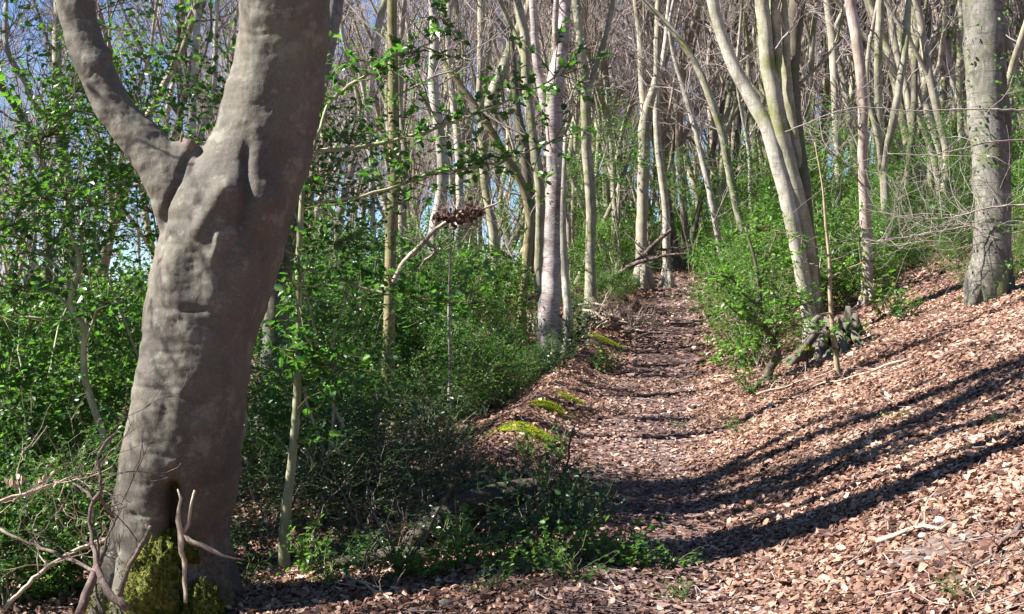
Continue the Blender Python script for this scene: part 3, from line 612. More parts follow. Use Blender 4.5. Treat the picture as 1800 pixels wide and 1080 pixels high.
traced('young_tree', 'straight thin olive barked tree in the holly right of the big beech', 'tree', 14.0, [[(688, 0, 17), (688, 37, 17), (690, 207, 19), (692, 333, 19), (688, 398, 20), (687, 528, 21), (683, 640, 23), (686, 750, 27)]], 'olive', twigs=8, seed=1, ivy=40)
traced('birch_tree', 'slender pinkish stem curving up to meet the olive barked tree', 'tree', 18.0, [[(675, 0, 11), (670, 22, 12), (655, 111, 14), (647, 185, 14), (633, 230, 15), (620, 296, 15), (605, 352, 13), (595, 400, 14), (590, 480, 15), (588, 560, 16)], [(560, 365, 4), (575, 330, 6), (600, 290, 7), (628, 250, 8), (634, 232, 8)]], 'pinkish', twigs=14, seed=2)
traced('pale_tree', 'pale smooth tree with ivy rising behind the dead leaf cluster', 'tree', 20.0, [[(760, 0, 13), (764, 74, 16), (763, 155, 18), (771, 222, 19), (777, 260, 21), (777, 333, 21), (763, 400, 19), (760, 472, 20), (760, 600, 22)]], 'pale', twigs=14, seed=3, ivy=60)
traced('ash_tree', 'grey tree with a bend halfway between the pale tree and the cherry', 'tree', 22.0, [[(847, 0, 13), (846, 74, 14), (845, 167, 14), (849, 260, 15), (855, 333, 17), (866, 398, 17), (870, 455, 17), (876, 528, 18), (878, 600, 20)]], 'beech2', twigs=12, seed=4)
traced('leaning_tree', 'dark green stem leaning left and curling up beside the pale twin stem', 'tree', 21.0, [[(770, 80, 5), (784, 115, 8), (818, 163, 12), (855, 218, 14), (888, 274, 15), (914, 315, 15), (930, 370, 16), (928, 436, 17), (918, 528, 17), (916, 600, 19)]], 'olive', twigs=8, seed=5)
traced('beech_tree', 'pale olive stem standing close against the left side of the cherry', 'tree', 18.9, [[(908, 0, 15), (921, 55, 16), (925, 148, 17), (934, 222, 17), (945, 296, 17), (950, 370, 16), (949, 400, 15), (947, 472, 16), (951, 565, 17)], [(880, 0, 7), (893, 30, 8), (908, 65, 9), (922, 110, 9)]], 'beech2', twigs=10, seed=6)
traced('cherry_tree', 'reddish cherry with peeling banded bark and forked stems above the path', 'tree', 17.0, [[(992, 0, 21), (990, 55, 21), (984, 100, 27), (974, 180, 33), (975, 260, 31), (977, 333, 30), (972, 398, 31), (971, 472, 32), (967, 540, 37), (966, 570, 41)], [(936, 0, 13), (940, 55, 14), (947, 130, 16), (956, 175, 18), (964, 225, 17)], [(977, 0, 9), (975, 55, 10), (978, 93, 12), (980, 120, 12)]], 'cherry', twigs=10, seed=7, ivy=22, sides=16, flare=1.2)
traced('slender_tree', 'slim grey stem hugging the right side of the cherry trunk', 'tree', 16.5, [[(993, 240, 6), (991, 300, 8), (990, 398, 11), (993, 472, 13), (999, 558, 15)]], 'pale', top=0, seed=8, sides=10)
traced('beech_tree', 'tall smooth beech with a thin side stem, right of the cherry', 'tree', 22.0, [[(1012, 0, 15), (1019, 74, 16), (1027, 148, 17), (1030, 222, 18), (1034, 296, 18), (1040, 370, 19), (1038, 436, 18), (1038, 480, 20), (1038, 520, 22)], [(1078, 0, 8), (1062, 74, 9), (1043, 130, 9), (1032, 170, 9)]], 'beech2', twigs=12, seed=9)
traced('oak_tree', 'dark trunk forking into two stems at a mossy crotch over the path', 'tree', 27.0, [[(1156, 0, 10), (1154, 74, 12), (1151, 148, 13), (1140, 185, 17), (1134, 222, 21), (1132, 296, 21), (1130, 370, 21), (1128, 417, 21), (1128, 480, 24)], [(1119, 0, 9), (1127, 74, 11), (1128, 130, 12), (1132, 180, 14), (1134, 222, 14)]], 'farbark', twigs=14, seed=10)
traced('beech_tree', 'sunlit bent stem just right of the dark forked trunk', 'tree', 28.0, [[(1177, 0, 8), (1167, 93, 9), (1153, 167, 11), (1154, 240, 12), (1163, 315, 13), (1171, 370, 13), (1171, 417, 14), (1172, 480, 16)]], 'pale', twigs=8, seed=11)
traced('leaning_tree', 'pale tree leaning left over the path end, thickest of the slanting ones', 'tree', 24.0, [[(1133, 0, 8), (1171, 41, 10), (1204, 85, 12), (1234, 141, 13), (1250, 185, 14), (1268, 237, 14), (1279, 290, 14), (1290, 340, 14), (1302, 390, 14), (1310, 480, 16)]], 'beech2', twigs=10, seed=12)
traced('leaning_tree', 'very thin pale pole leaning left behind the holly at the path bend', 'tree', 26.0, [[(1175, 40, 6), (1182, 85, 7), (1201, 148, 9), (1222, 222, 10), (1237, 289, 10), (1248, 341, 11), (1257, 389, 11), (1266, 470, 12)]], 'pale', twigs=8, seed=13)
traced('coppiced_beech', 'many stemmed beech with one bright leaning stem beside the old stump', 'tree', 15.0,
       [[(1256, 0, 21), (1274, 67, 22), (1300, 133, 24), (1326, 185, 25), (1348, 230, 27), (1359, 274, 27), (1374, 326, 27), (1389, 391, 27), (1401, 448, 27), (1414, 502, 28), (1425, 560, 32), (1436, 612, 44)],
        [(1335, 0, 24), (1344, 74, 25), (1350, 133, 27), (1359, 178, 27), (1370, 237, 27), (1385, 296, 27), (1400, 352, 26), (1410, 391, 25), (1421, 439, 23), (1431, 500, 22), (1436, 580, 22)],
        [(1360, 0, 16), (1364, 60, 16), (1366, 110, 15), (1358, 150, 13)],
        [(1408, -5, 30), (1402, 60, 28), (1399, 148, 27), (1402, 207, 26), (1408, 260, 24), (1414, 333, 24), (1422, 410, 22), (1432, 490, 22), (1440, 580, 24)],
        [(1376, 0, 13), (1382, 60, 15), (1385, 120, 17), (1393, 200, 18), (1402, 260, 17), (1412, 320, 16)],
        [(1485, 8, 3), (1481, 45, 4), (1467, 85, 5), (1445, 112, 6), (1428, 128, 6), (1408, 146, 7)]],
       ['pale', 'beech2', 'beech2', 'dark', 'beech2', 'beech2'], twigs=16, seed=14, top=4.5)
traced('oak_tree', 'upright green tinged trunk standing behind the coppiced beech', 'tree', 24.0, [[(1455, 0, 12), (1463, 74, 14), (1465, 148, 14), (1467, 222, 14), (1472, 296, 14), (1474, 352, 14), (1476, 470, 16)], [(1490, 0, 6), (1478, 25, 8), (1464, 60, 8)]], 'farbark', twigs=14, seed=15)
traced('ash_tree', 'pinkish grey tree with twisted fluted trunk right of the old stump', 'tree', 17.0, [[(1494, -5, 19), (1503, 74, 20), (1511, 148, 19), (1513, 204, 18), (1513, 278, 16), (1519, 352, 19), (1524, 407, 21), (1526, 470, 20), (1524, 549, 22)], [(1517, 210, 8), (1519, 260, 9), (1522, 315, 10), (1527, 370, 10)]], 'pinkish', twigs=9, seed=16)
traced('beech_tree', 'upright pale stem of the pair rising from the holly behind the twisted tree', 'tree', 21.0, [[(1544, 0, 13), (1543, 93, 14), (1546, 178, 14), (1552, 240, 14), (1555, 289, 15), (1556, 350, 16), (1556, 440, 18)], [(1596, 0, 12), (1591, 74, 12), (1578, 156, 13), (1567, 230, 14), (1557, 280, 13), (1554, 310, 12)], [(1533, 60, 7), (1527, 130, 8), (1533, 190, 9), (1546, 250, 10), (1553, 300, 10)]], 'beech2', twigs=12, seed=17)
traced('leaning_tree', 'dark tree with a kink left of the largest trunk on the bank', 'tree', 25.0, [[(1632, 0, 7), (1627, 40, 9), (1612, 90, 10), (1607, 150, 11), (1602, 220, 12), (1596, 290, 13), (1594, 420, 15)]], 'dark', twigs=12, seed=18)
traced('beech_tree', 'pale stem seen just left of the largest trunk on the bank', 'tree', 26.0, [[(1690, -5, 10), (1685, 74, 11), (1682, 137, 11), (1688, 200, 11), (1690, 300, 12), (1690, 420, 14)]], 'beech2', twigs=12, seed=19)
traced('beech_tree', 'thick grey beech on the bank with flared mossy root and ivy', 'tree', 13.5, [[(1738, -5, 72), (1738, 60, 71), (1738, 150, 66), (1737, 240, 62), (1738, 350, 58), (1736, 450, 62), (1734, 520, 68), (1733, 550, 76)], [(1742, -5, 30), (1750, 120, 30), (1762, 200, 30), (1764, 330, 30), (1763, 440, 32), (1764, 545, 40)]], ['greybark', 'dark'], twigs=2, seed=20, ivy=110, sides=24, flare=1.1)
# trees seen left of and just beyond the big beech
traced('dark_tree', 'thin curving dark stem at the far left edge', 'tree', 12.0, [[(4, 0, 7), (6, 25, 8), (14, 90, 9), (35, 125, 10), (55, 150, 11), (68, 190, 10), (95, 215, 10), (112, 260, 10), (118, 380, 12), (120, 560, 14)]], 'beech2', twigs=10, seed=21)
traced('dark_tree', 'dark stem slanting out of the left edge below the curving stem', 'tree', 14.0, [[(-30, 90, 9), (0, 140, 12), (30, 190, 13), (55, 245, 14), (70, 300, 14), (80, 400, 15), (84, 560, 17)]], 'dark', twigs=8, seed=22)
traced('beech_tree', 'pale trunk seen through holly between the left edge and the big beech', 'tree', 16.0, [[(98, 0, 14), (100, 100, 16), (107, 200, 18), (118, 280, 20), (122, 330, 20), (122, 460, 22), (122, 620, 24)]], 'beech2', twigs=12, seed=23)
traced('beech_tree', 'pale upright trunk seen through the fork of the big beech', 'tree', 18.0, [[(348, -5, 12), (345, 100, 12), (342, 220, 13), (338, 400, 15), (335, 560, 16)], [(388, 0, 8), (384, 60, 9), (382, 125, 9), (372, 190, 10), (352, 250, 10), (341, 320, 10)]], 'pale', twigs=12, seed=24)
traced('slender_tree', 'bark striped thin trunk low on the left between holly bushes', 'tree', 13.0, [[(48, 200, 8), (50, 300, 10), (52, 420, 12), (50, 540, 13), (50, 700, 15)]], 'pale', twigs=8, seed=25, top=0)
traced('beech_tree', 'shaded grey trunk half hidden behind the right side of the big beech', 'tree', 11.5, [[(600, -60, 32), (575, 80, 36), (545, 220, 38), (515, 370, 42), (492, 480, 46), (482, 565, 48), (477, 660, 50), (472, 750, 54)]], 'greybark', twigs=3, seed=26)
traced('birch_tree', 'thin white stem leaning between the shaded trunk and the pinkish stem', 'tree', 16.0, [[(600, -5, 7), (607, 74, 8), (632, 122, 9), (640, 160, 9), (646, 230, 9), (651, 300, 9), (655, 400, 10), (660, 620, 12)]], 'pale', twigs=8, seed=27)
traced('slender_tree', 'thin grey stem right behind the olive barked tree', 'tree', 19.0, [[(712, 0, 9), (702, 100, 10), (703, 204, 11), (710, 260, 11), (708, 370, 12), (708, 600, 14)]], 'farbark', twigs=9, seed=28)
traced('slender_tree', 'pale stem with blotched bark just right of the ivy clad pale tree', 'tree', 21.0, [[(790, 0, 9), (788, 80, 10), (793, 150, 11), (803, 240, 13), (808, 315, 14), (806, 420, 14), (806, 600, 16)]], 'pale', twigs=9, seed=29)
traced('dark_tree', 'shaded trunk standing behind the pale stem left of the cherry', 'tree', 23.0, [[(898, 60, 9), (904, 140, 13), (910, 204, 15), (921, 260, 17), (929, 333, 18), (934, 420, 18), (934, 600, 20)]], 'dark', twigs=7, seed=30)

# ------------------------------------------------------------------ young pale holly trees with long arms
def holly_arms(mb_leaf, a, rng, every, leaf, start=.3):
    for q in a[int(len(a) * start)::every]:
        n_ = rng.integers(3, 8); c = q[:3] + rng.normal(0, .05, (n_, 3)); nn, aa, bb = frames(rng, n_, np.array([0, -.2, .7]), .45); holly_leaves(mb_leaf, c, nn, aa, bb, leaf * rng.uniform(.7, 1.2, n_), rng.random(n_))
def holly_tree(name, label, Y, trunk, arms, mat, leaf_mat, seed, leaf=.045, sprigs=60):
    rng = np.random.default_rng(seed); s = Y / FPX; x0 = (trunk[-1][0] - 900) * s; z0 = TZ(x0, Y)
    root = empty(name, (x0, Y, z0), label, 'tree'); tr = np.array([[*P(a, b, Y), w_ / 2 * s] for a, b, w_ in trunk][::-1])
    tr = np.vstack([[tr[0, 0], Y, min(z0, tr[0, 2]) - .15, tr[0, 3] * 1.3], tr]); a = resample(tr, .06); mb = MB(); mb.tube(a[:, :3], a[:, 3], 9, wob=.05, rng=rng); mb.build('trunk', mat, root, loc=root.location)
    lf = MB(); sp = MB(); alla = [a]
    for k, arm in enumerate(arms):
        ar = np.array([[*P(u, v, Y + dy), w_ / 2 * s] for u, v, w_, dy in arm]); b = resample(ar, .05); b[:, :3] += rng.normal(0, .004, (len(b), 3)); mb = MB(); mb.tube(b[:, :3], np.maximum(b[:, 3], .0025), 6); mb.build('branch', mat, root, loc=root.location); alla.append(b)
    for k in range(sprigs):
        b = alla[rng.integers(len(alla))]; i = rng.integers(len(b) // 3, len(b)); d = unit(rng.normal(0, 1, 3) * [1, 1, .7] + [0, 0, .3]); L = rng.uniform(.12, .4)
        pts = np.array([b[i, :3], b[i, :3] + d * L * .5 + rng.normal(0, .02, 3), b[i, :3] + d * L]); sp.tube(pts, [.004, .003, .002], 4, cap=False)
        n_ = rng.integers(5, 11); t = rng.uniform(.3, 1.1, n_)[:, None]; c = b[i, :3] + d * L * t + rng.normal(0, .012, (n_, 3)); nn, aa, bb = frames(rng, n_, np.array([0, -.1, .8]), .5, d + rng.normal(0, .8, (n_, 3)))
        holly_leaves(lf, c, nn, aa, bb, leaf * rng.uniform(.7, 1.25, n_), rng.random(n_))
    sp.build('twigs', 'greentwig', root, loc=root.location)['kind'] = 'stuff'; lf.build('foliage', leaf_mat, root, sm=False, loc=root.location)
holly_tree('holly_tree', 'pale crooked holly stem with level side arm at the left edge', 7.7, [(120, 400, 6), (140, 470, 8), (126, 510, 9), (124, 540, 10), (132, 555, 11), (146, 570, 11), (147, 620, 11), (150, 665, 12), (168, 725, 12), (186, 775, 12), (200, 900, 14), (205, 1010, 16)],
           [[(132, 557, 8, 0), (100, 559, 7, -.05), (50, 558, 6, -.1), (-10, 556, 5, -.15)], [(126, 515, 6, 0), (100, 470, 5, .1), (60, 440, 4, .1), (20, 400, 3, .1)], [(124, 540, 5, 0), (80, 512, 4, .1), (40, 512, 4, .1), (-10, 500, 3, .1)], [(150, 600, 5, 0), (180, 540, 4, -.1), (215, 530, 3, -.1)], [(130, 480, 5, 0), (145, 420, 4, .05), (160, 330, 3, .1)]], 'hollystem', 'holly', 31, .045, 110)
holly_tree('holly_tree', 'straight pale holly pole with long bare arms close to the big beech', 7.8, [(533, 300, 8), (530, 360, 10), (525, 450, 12), (525, 540, 13), (524, 640, 14), (519, 740, 15), (512, 820, 15), (505, 880, 17), (500, 935, 19)],
           [[(532, 356, 6, 0), (600, 352, 6, .05), (690, 330, 6, .1), (760, 305, 6, .2), (860, 290, 5, .2), (920, 270, 4, .2), (990, 238, 3, .2)], [(534, 300, 7, 0), (555, 270, 8, .05), (610, 262, 8, .1), (700, 245, 7, .1), (760, 228, 7, .15), (850, 195, 5, .2), (920, 165, 4, .2), (1010, 118, 3, .2)], [(528, 470, 6, 0), (580, 485, 7, .05), (625, 503, 7, .1), (690, 520, 6, .1), (740, 526, 5, .2), (800, 533, 5, .2), (850, 530, 3, .2)], [(524, 600, 4, 0), (560, 640, 4, -.05), (600, 650, 3, -.05)], [(534, 310, 5, 0), (600, 160, 6, .1), (640, 135, 6, .1), (690, 100, 5, .2), (740, 85, 4, .2), (800, 40, 3, .2)]], 'hollystem', 'holly', 32, .055, 230)
holly_tree('holly_tree', 'small pale holly sapling stem alone in front of the dense hollies', 13.0, [(793, 380, 3), (792, 440, 4), (790, 500, 5), (789, 560, 6), (791, 640, 6), (789, 720, 8)], [[(789, 560, 4, 0), (765, 552, 3, 0), (735, 540, 3, 0)], [(790, 520, 3, 0), (810, 500, 2, 0), (840, 480, 2, 0)]], 'pale', 'holly', 33, .055, 30)
holly_tree('young_tree', 'bare ochre sapling standing in leaf litter in front of the stump', 12.3, [(1432, 250, 2), (1446, 330, 3), (1452, 400, 5), (1458, 460, 6), (1459, 520, 7), (1462, 560, 8), (1466, 600, 9), (1471, 640, 10), (1473, 658, 12)],
           [[(1461, 552, 4, 0), (1440, 552, 3, -.1), (1410, 560, 3, -.2), (1360, 566, 2, -.3), (1300, 568, 2, -.3)], [(1464, 590, 3, 0), (1440, 585, 3, -.1), (1420, 588, 2, -.2)], [(1458, 490, 4, 0), (1485, 475, 3, .1), (1520, 460, 2, .2)], [(1456, 450, 3, 0), (1430, 430, 2, 0), (1380, 410, 2, 0), (1320, 400, 2, 0)]], 'sapling', 'hollybright', 34, .05, 44)
holly_tree('holly_tree', 'leafy holly with dark crooked foot leaning over the path from the bank', 13.6, [(1310, 400, 4), (1325, 450, 6), (1335, 500, 7), (1337, 540, 8), (1345, 575, 9), (1360, 600, 11), (1367, 625, 13), (1352, 650, 16)],
           [[(1337, 540, 6, 0), (1310, 520, 5, -.1), (1285, 490, 4, -.2), (1250, 480, 3, -.2)], [(1345, 575, 5, 0), (1310, 560, 4, -.2), (1270, 530, 3, -.3)], [(1335, 500, 5, 0), (1350, 450, 4, 0), (1365, 410, 3, 0)], [(1362, 600, 5, 0), (1375, 560, 4, -.1), (1400, 540, 3, -.1), (1430, 530, 2, -.1)], [(1360, 600, 4, 0), (1330, 610, 3, -.3), (1290, 620, 2, -.4), (1270, 640, 2, -.5)]], 'dark', 'hollybright', 35, .05, 210)

# ------------------------------------------------------------------ stump, logs, dead branches, stones
def wander(pts, step, rough, rng):
    a = resample(np.array(pts, float), step); a[1:-1, :3] += rng.normal(0, rough, (len(a) - 2, 3)); return a
def dead_branch(name, label, cat, pts, mat, seed, side=(), twigs=0, tl=.3, group=None, wob=.1, n=9):
    """pts = (px, py, Y, width px); side = more such lists"""
    rng = np.random.default_rng(seed); c0 = P(*pts[0][:3]); root = empty(name, c0, label, cat, group); tw = MB(); al = []
    for k, pl in enumerate([pts] + list(side)):
        a = wander([[*P(x, y, Y), w_ / 2 * Y / FPX] for x, y, Y, w_ in pl], .05, .004, rng); mb = MB(); mb.tube(a[:, :3], np.maximum(a[:, 3], .002), n if k == 0 else 7, wob=wob, rng=rng); mb.build('stem' if k == 0 else 'branch', mat, root, loc=c0); al.append(a)
    for k in range(twigs):
        if twigs <= 16: tw = MB()
        a = al[rng.integers(len(al))]; i = rng.integers(len(a) // 4, len(a)); grow(tw, a[i, :3], unit(rng.normal(0, 1, 3) + [0, 0, .3]), tl * rng.uniform(.4, 1.2), a[i, 3] * .4, rng, 1, sides=(4, 3), nk=(3, 2), thin=.0018)
        if twigs <= 16: tw.build('twig', mat, root, loc=c0)
    if twigs > 16: tw.build('twigs', mat, root, loc=c0)['kind'] = 'stuff'
    return root
def stump():
    rng = np.random.default_rng(77); c = G(1464, 615); c[2] = TZ(c[0], c[1]); root = empty('tree_stump', c, 'old hollow stump with arched openings and splayed roots beside the coppiced beech', 'stump')
    n = 64; m = 22; th = np.arange(n) * 2 * np.pi / n; mb = MB(); R0 = .24; V = []
    lob = 1 + .22 * np.cos(4 * th + .5) + .10 * np.cos(7 * th + 1)
    topz = .30 + .07 * np.sin(3 * th + 1) + .05 * np.sin(8 * th) + .03 * rng.normal(0, 1, n)
    for shell in (0, 1):
        for k in range(m):
            t = k / (m - 1); r = R0 * (lob ** (1.0 + 1.2 * (1 - t))) * (0.72 + .75 * (1 - t) ** 2.2) - shell * .045
            z = -.12 + (topz + .12) * t; V.append(np.stack([r * np.cos(th) * 1.25, r * np.sin(th), z], 1))
    V = np.array(V); X = V.reshape(-1, 3)
    F = []
    holes = [(-1.95, .13, .17, .12), (-1.15, .17, .15, .10), (-.45, .10, .2, .12), (-2.7, .12, .17, .11), (2.5, .1, .2, .1)]
    def hole(a_, z): return any(((((a_ - h[0] + np.pi) % (2 * np.pi)) - np.pi) / h[2] * .8) ** 2 + ((z - h[1]) / h[3]) ** 2 < 1 for h in holes)
    for sh in (0, 1):
        for k in range(m - 1):
            for j in range(n):
                a_ = th[j] + np.pi / n; z = V[sh * m + k, j, 2]
                if hole(a_, z): continue
                i0 = (sh * m + k) * n; q = [i0 + j, i0 + (j + 1) % n, i0 + n + (j + 1) % n, i0 + n + j]; F.append(q if sh == 0 else q[::-1])
    i0 = (m - 1) * n; i1 = (2 * m - 1) * n
    for j in range(n): F.append([i0 + j, i0 + (j + 1) % n, i1 + (j + 1) % n, i1 + j])
    mb.add(X, np.array(F)); mb.build('shell', 'stumpwood', root)
    for an, L in ((-2.2, .34), (-1.5, .2), (-.6, .3), (3.4, .45), (.6, .3)):
        r = MB(); d = np.array([math.cos(an), math.sin(an)]); q = c[:2] + d * (.26 + L)
        r.tube(np.array([[*(d * .2), .20], [*(d * .33), .06], [*(d * (.3 + L * .6)), TZ(*(c[:2] + d * (.3 + L * .6))) - c[2] + .0], [*(d * (.3 + L)), TZ(*q) - c[2] - .05]]), [.05, .06, .04, .02], 9, wob=.1, rng=rng); r.build('root', 'stumpwood', root)
    ms = MB(); nf = 700; t = rng.uniform(-2.6, -.2, nf); z = rng.uniform(.0, .06, nf); nn, a_, b_ = frames(rng, nf, np.array([0, 0, .1]), .6, np.array([0, -.5, 1.]))
    oval_leaves(ms, np.stack([.39 * 1.2 * np.cos(t), .36 * np.sin(t), z], 1), nn, a_, b_, rng.uniform(.012, .03, nf), rng.random(nf), np.zeros(nf), np.zeros(nf), .4); f = ms.build('moss_frond', 'mosstuft', root, sm=False); f['kind'] = 'stuff'
stump()
def on_ground(px, py): g = G(px, py); return g
dead_branch('fallen_branch', 'long dead branch propped up out of the hollies beside the far path', 'fallen branch', [(1050, 505, 24, 20), (1075, 492, 24, 14), (1105, 470, 24, 12), (1130, 450, 24, 10), (1155, 425, 24, 8), (1180, 405, 24, 5)], 'deadwood', 41, [[(1105, 468, 24, 8), (1135, 458, 23.8, 7), (1165, 450, 23.6, 5), (1215, 445, 23.4, 3)], [(1130, 452, 24, 6), (1160, 440, 24, 5), (1185, 437, 24, 3)], [(1060, 490, 24, 7), (1040, 485, 24, 5), (1012, 470, 24, 3)]], 40, .6)
rng = np.random.default_rng(50)
for k in range(26):   # heap of dead branches beside the path
    x = rng.uniform(1040, 1150); y = 548 + (x - 1040) * .28 + rng.uniform(-14, 18); Y = 20.3 - (y - 545) * .03; an = rng.uniform(-.9, .9); L = rng.uniform(25, 70)
    b0 = (x - L / 2 * math.cos(an), y - L / 2 * math.sin(an) * .6, Y + rng.uniform(-.3, .3), rng.uniform(3, 7)); mid = (x, y - rng.uniform(0, 8), Y, rng.uniform(3, 6)); b1 = (x + L / 2 * math.cos(an), y + L / 2 * math.sin(an) * .6, Y + rng.uniform(-.3, .3), 2)
    dead_branch('dead_branch', 'weathered dead branch in the tangled heap where the path bends', 'dead branch', [b0, mid, b1], ['deadwood', 'palewood', 'deadwood'][k % 3], 500 + k, (), 5, .4, 'tangled heap of dead branches beside the path', n=6)
dead_branch('fallen_log', 'short broken log end poking out of the hollies onto the path', 'log', [(1030, 893, 8.4, 22), (1045, 884, 8.4, 20), (1065, 873, 8.5, 17), (1085, 862, 8.5, 13), (1104, 848, 8.55, 9)], 'deadwood', 60, (), 0, wob=.08)
g = G(880, 960)
dead_branch('fallen_log', 'dark rotting log lying in shade among the foreground hollies', 'log', [(720, 965, 7.6, 40), (760, 925, 7.75, 48), (800, 895, 7.9, 50), (850, 880, 8.05, 46), (930, 862, 8.2, 38), (1000, 850, 8.35, 26)], 'log', 61, [[(800, 892, 7.9, 16), (795, 860, 7.9, 12), (793, 850, 7.9, 10)], [(985, 855, 8.3, 14), (990, 828, 8.3, 10)]], 8, .4, wob=.09, n=16)
dead_branch('fallen_log', 'low dark log half buried in leaves at the front of the shade', 'log', [(585, 992, 7.5, 14), (640, 980, 7.5, 20), (720, 975, 7.5, 22), (800, 982, 7.5, 18), (880, 990, 7.45, 14), (1000, 985, 7.5, 10)], 'log', 62, (), 6, .3, wob=.12, n=14)
B0 = 6.3
dead_branch('dead_sapling', 'bleached forked dead stick standing in front of the big beech', 'dead stick', [(326, 1060, B0, 6), (323, 1000, B0, 8), (321, 975, B0, 10), (319, 945, B0, 13), (312, 905, B0, 9), (315, 880, B0, 6), (312, 860, B0, 3)], 'palewood', 63, [[(320, 940, B0, 6), (331, 912, B0, 5), (336, 885, B0, 4), (342, 862, B0, 4)], [(322, 940, B0, 8), (345, 955, B0 - .02, 8), (375, 968, B0 - .03, 7), (405, 978, B0 - .04, 3), (430, 984, B0 - .02, 1.5)]], 0, wob=.3)
dead_branch('dead_branch', 'thin curved dead branch with forked tip leaning on the mossy root', 'dead branch', [(212, 1048, B0 - .05, 9), (218, 1020, B0 - .05, 9), (232, 988, B0, 9), (248, 962, B0, 9), (260, 938, B0, 8), (264, 925, B0, 7)], 'deadwood', 64, [[(262, 935, B0, 6), (258, 926, B0, 5), (256, 922, B0, 4)], [(262, 936, B0, 5), (266, 925, B0, 5)]], 0, wob=.06)
dead_branch('dead_branch', 'purplish dead branch curving down the left side of the big beech', 'dead branch', [(225, 1070, 5.8, 11.7), (198, 1045, 5.85, 12.5), (178, 1020, 5.9, 11.7), (170, 985, 5.95, 9.4), (160, 940, 6, 7.8), (160, 900, 6, 7.0), (165, 880, 6, 7.0), (176, 860, 6, 7.0), (174, 835, 6, 5.5), (174, 800, 6, 5.5), (188, 775, 6, 5.5), (204, 762, 6, 3.9)], 'deadwood', 65, [[(165, 882, 6, 6.2), (150, 865, 6.05, 5.5), (130, 850, 6.1, 4.7)], [(172, 870, 6, 5.5), (190, 895, 6.1, 5.5), (200, 910, 6.2, 5.5)], [(176, 1010, 5.95, 7.8), (140, 990, 6.1, 7.0), (100, 975, 6.2, 6.2), (50, 955, 6.3, 5.5), (0, 930, 6.4, 4.7)], [(188, 775, 6, 3.1), (160, 800, 6.1, 2.3), (125, 840, 6.1, 1.6)]], 16, .45, wob=.14)
dead_branch('dead_branch', 'stout broken branch stub leaning beside the purplish dead branch', 'dead branch', [(140, 1080, 5.9, 16), (150, 1050, 5.95, 15), (165, 1010, 6, 14), (178, 975, 6.1, 12), (185, 962, 6.1, 11)], 'deadwood', 66, (), 3, .3)
dead_branch('dead_branch', 'pale bare branch running up to the beech from the lower left corner', 'dead branch', [(5, 1075, 6.2, 8), (40, 1035, 6.4, 7), (80, 1000, 6.6, 7), (140, 965, 6.8, 7), (200, 942, 7, 6), (240, 925, 7.1, 4)], 'palewood', 67, (), 14, .4)
dead_branch('dead_branch', 'branch with a few pale withered leaves crossing low on the left', 'dead branch', [(-10, 885, 6.7, 6), (40, 868, 6.7, 6), (85, 855, 6.7, 5), (130, 838, 6.8, 4)], 'palewood', 68, (), 10, .35)
lf = MB(); r_ = np.random.default_rng(8); pos = np.array([P(*q) for q in [(12, 845, 6.6), (22, 848, 6.6), (32, 838, 6.6), (28, 855, 6.6), (78, 842, 6.6), (92, 834, 6.6), (96, 850, 6.6), (66, 848, 6.6), (40, 845, 6.6)]]); nn, aa, bb = frames(r_, 9, np.array([0, -1., .3]), .3, np.array([0, 0, -1.]))
oval_leaves(lf, pos, nn, aa, bb, r_.uniform(.04, .07, 9), r_.uniform(.8, 1, 9), r_.normal(.1, .1, 9), r_.normal(.1, .1, 9), .5)
tag(lf.build('withered_leaves', 'litter', sm=False), 'few withered tan leaves clinging to the low branch on the left', 'leaves', kind='stuff')
# clump of dead leaves caught in the branches
c0 = P(805, 375, 12.5); e = empty('leaf_cluster', c0, 'ragged russet clump of dead leaves caught in a branch fork before the pale tree', 'leaf clump'); lf = MB(); r_ = np.random.default_rng(9); n_ = 190
tt = r_.uniform(-1, 1, n_); pos = r_.normal(0, 1, (n_, 3)) * [.06, .07, .05] * (1.25 - np.abs(tt))[:, None] + np.stack([.01 + .25 * tt, 0 * tt, .03 * tt - .02], 1); nn, aa, bb = frames(r_, n_, np.array([0, 0, .3]), 1.0); oval_leaves(lf, pos, nn, aa, bb, r_.uniform(.04, .085, n_), r_.random(n_) * .7, r_.normal(.1, .2, n_), r_.normal(.1, .2, n_), .5); lf.build('dead_leaf', 'litter', e, sm=False)['kind'] = 'stuff'
tw = MB(); [grow(tw, [0, 0, 0], unit(r_.normal(0, 1, 3) * [1, .5, .5]), .3, .004, r_, 1, sides=(4, 3), nk=(3, 2)) for _ in range(14)]; tw.build('twig', 'deadwood', e)
dead_branch('holly_branch', 'grey arching branch carrying the clump of dead leaves', 'branch', [(690, 500, 12.6, 9), (700, 478, 12.6, 10), (722, 448, 12.6, 10), (745, 425, 12.6, 9), (768, 402, 12.6, 8), (800, 385, 12.6, 7), (840, 372, 12.6, 5), (880, 355, 12.6, 3)], 'pinkish', 70, [[(745, 425, 12.6, 6), (770, 440, 12.6, 5), (745, 460, 12.7, 4), (735, 478, 12.7, 3)], [(800, 385, 12.6, 5), (830, 392, 12.6, 4), (845, 400, 12.6, 3)]], 22, .5)
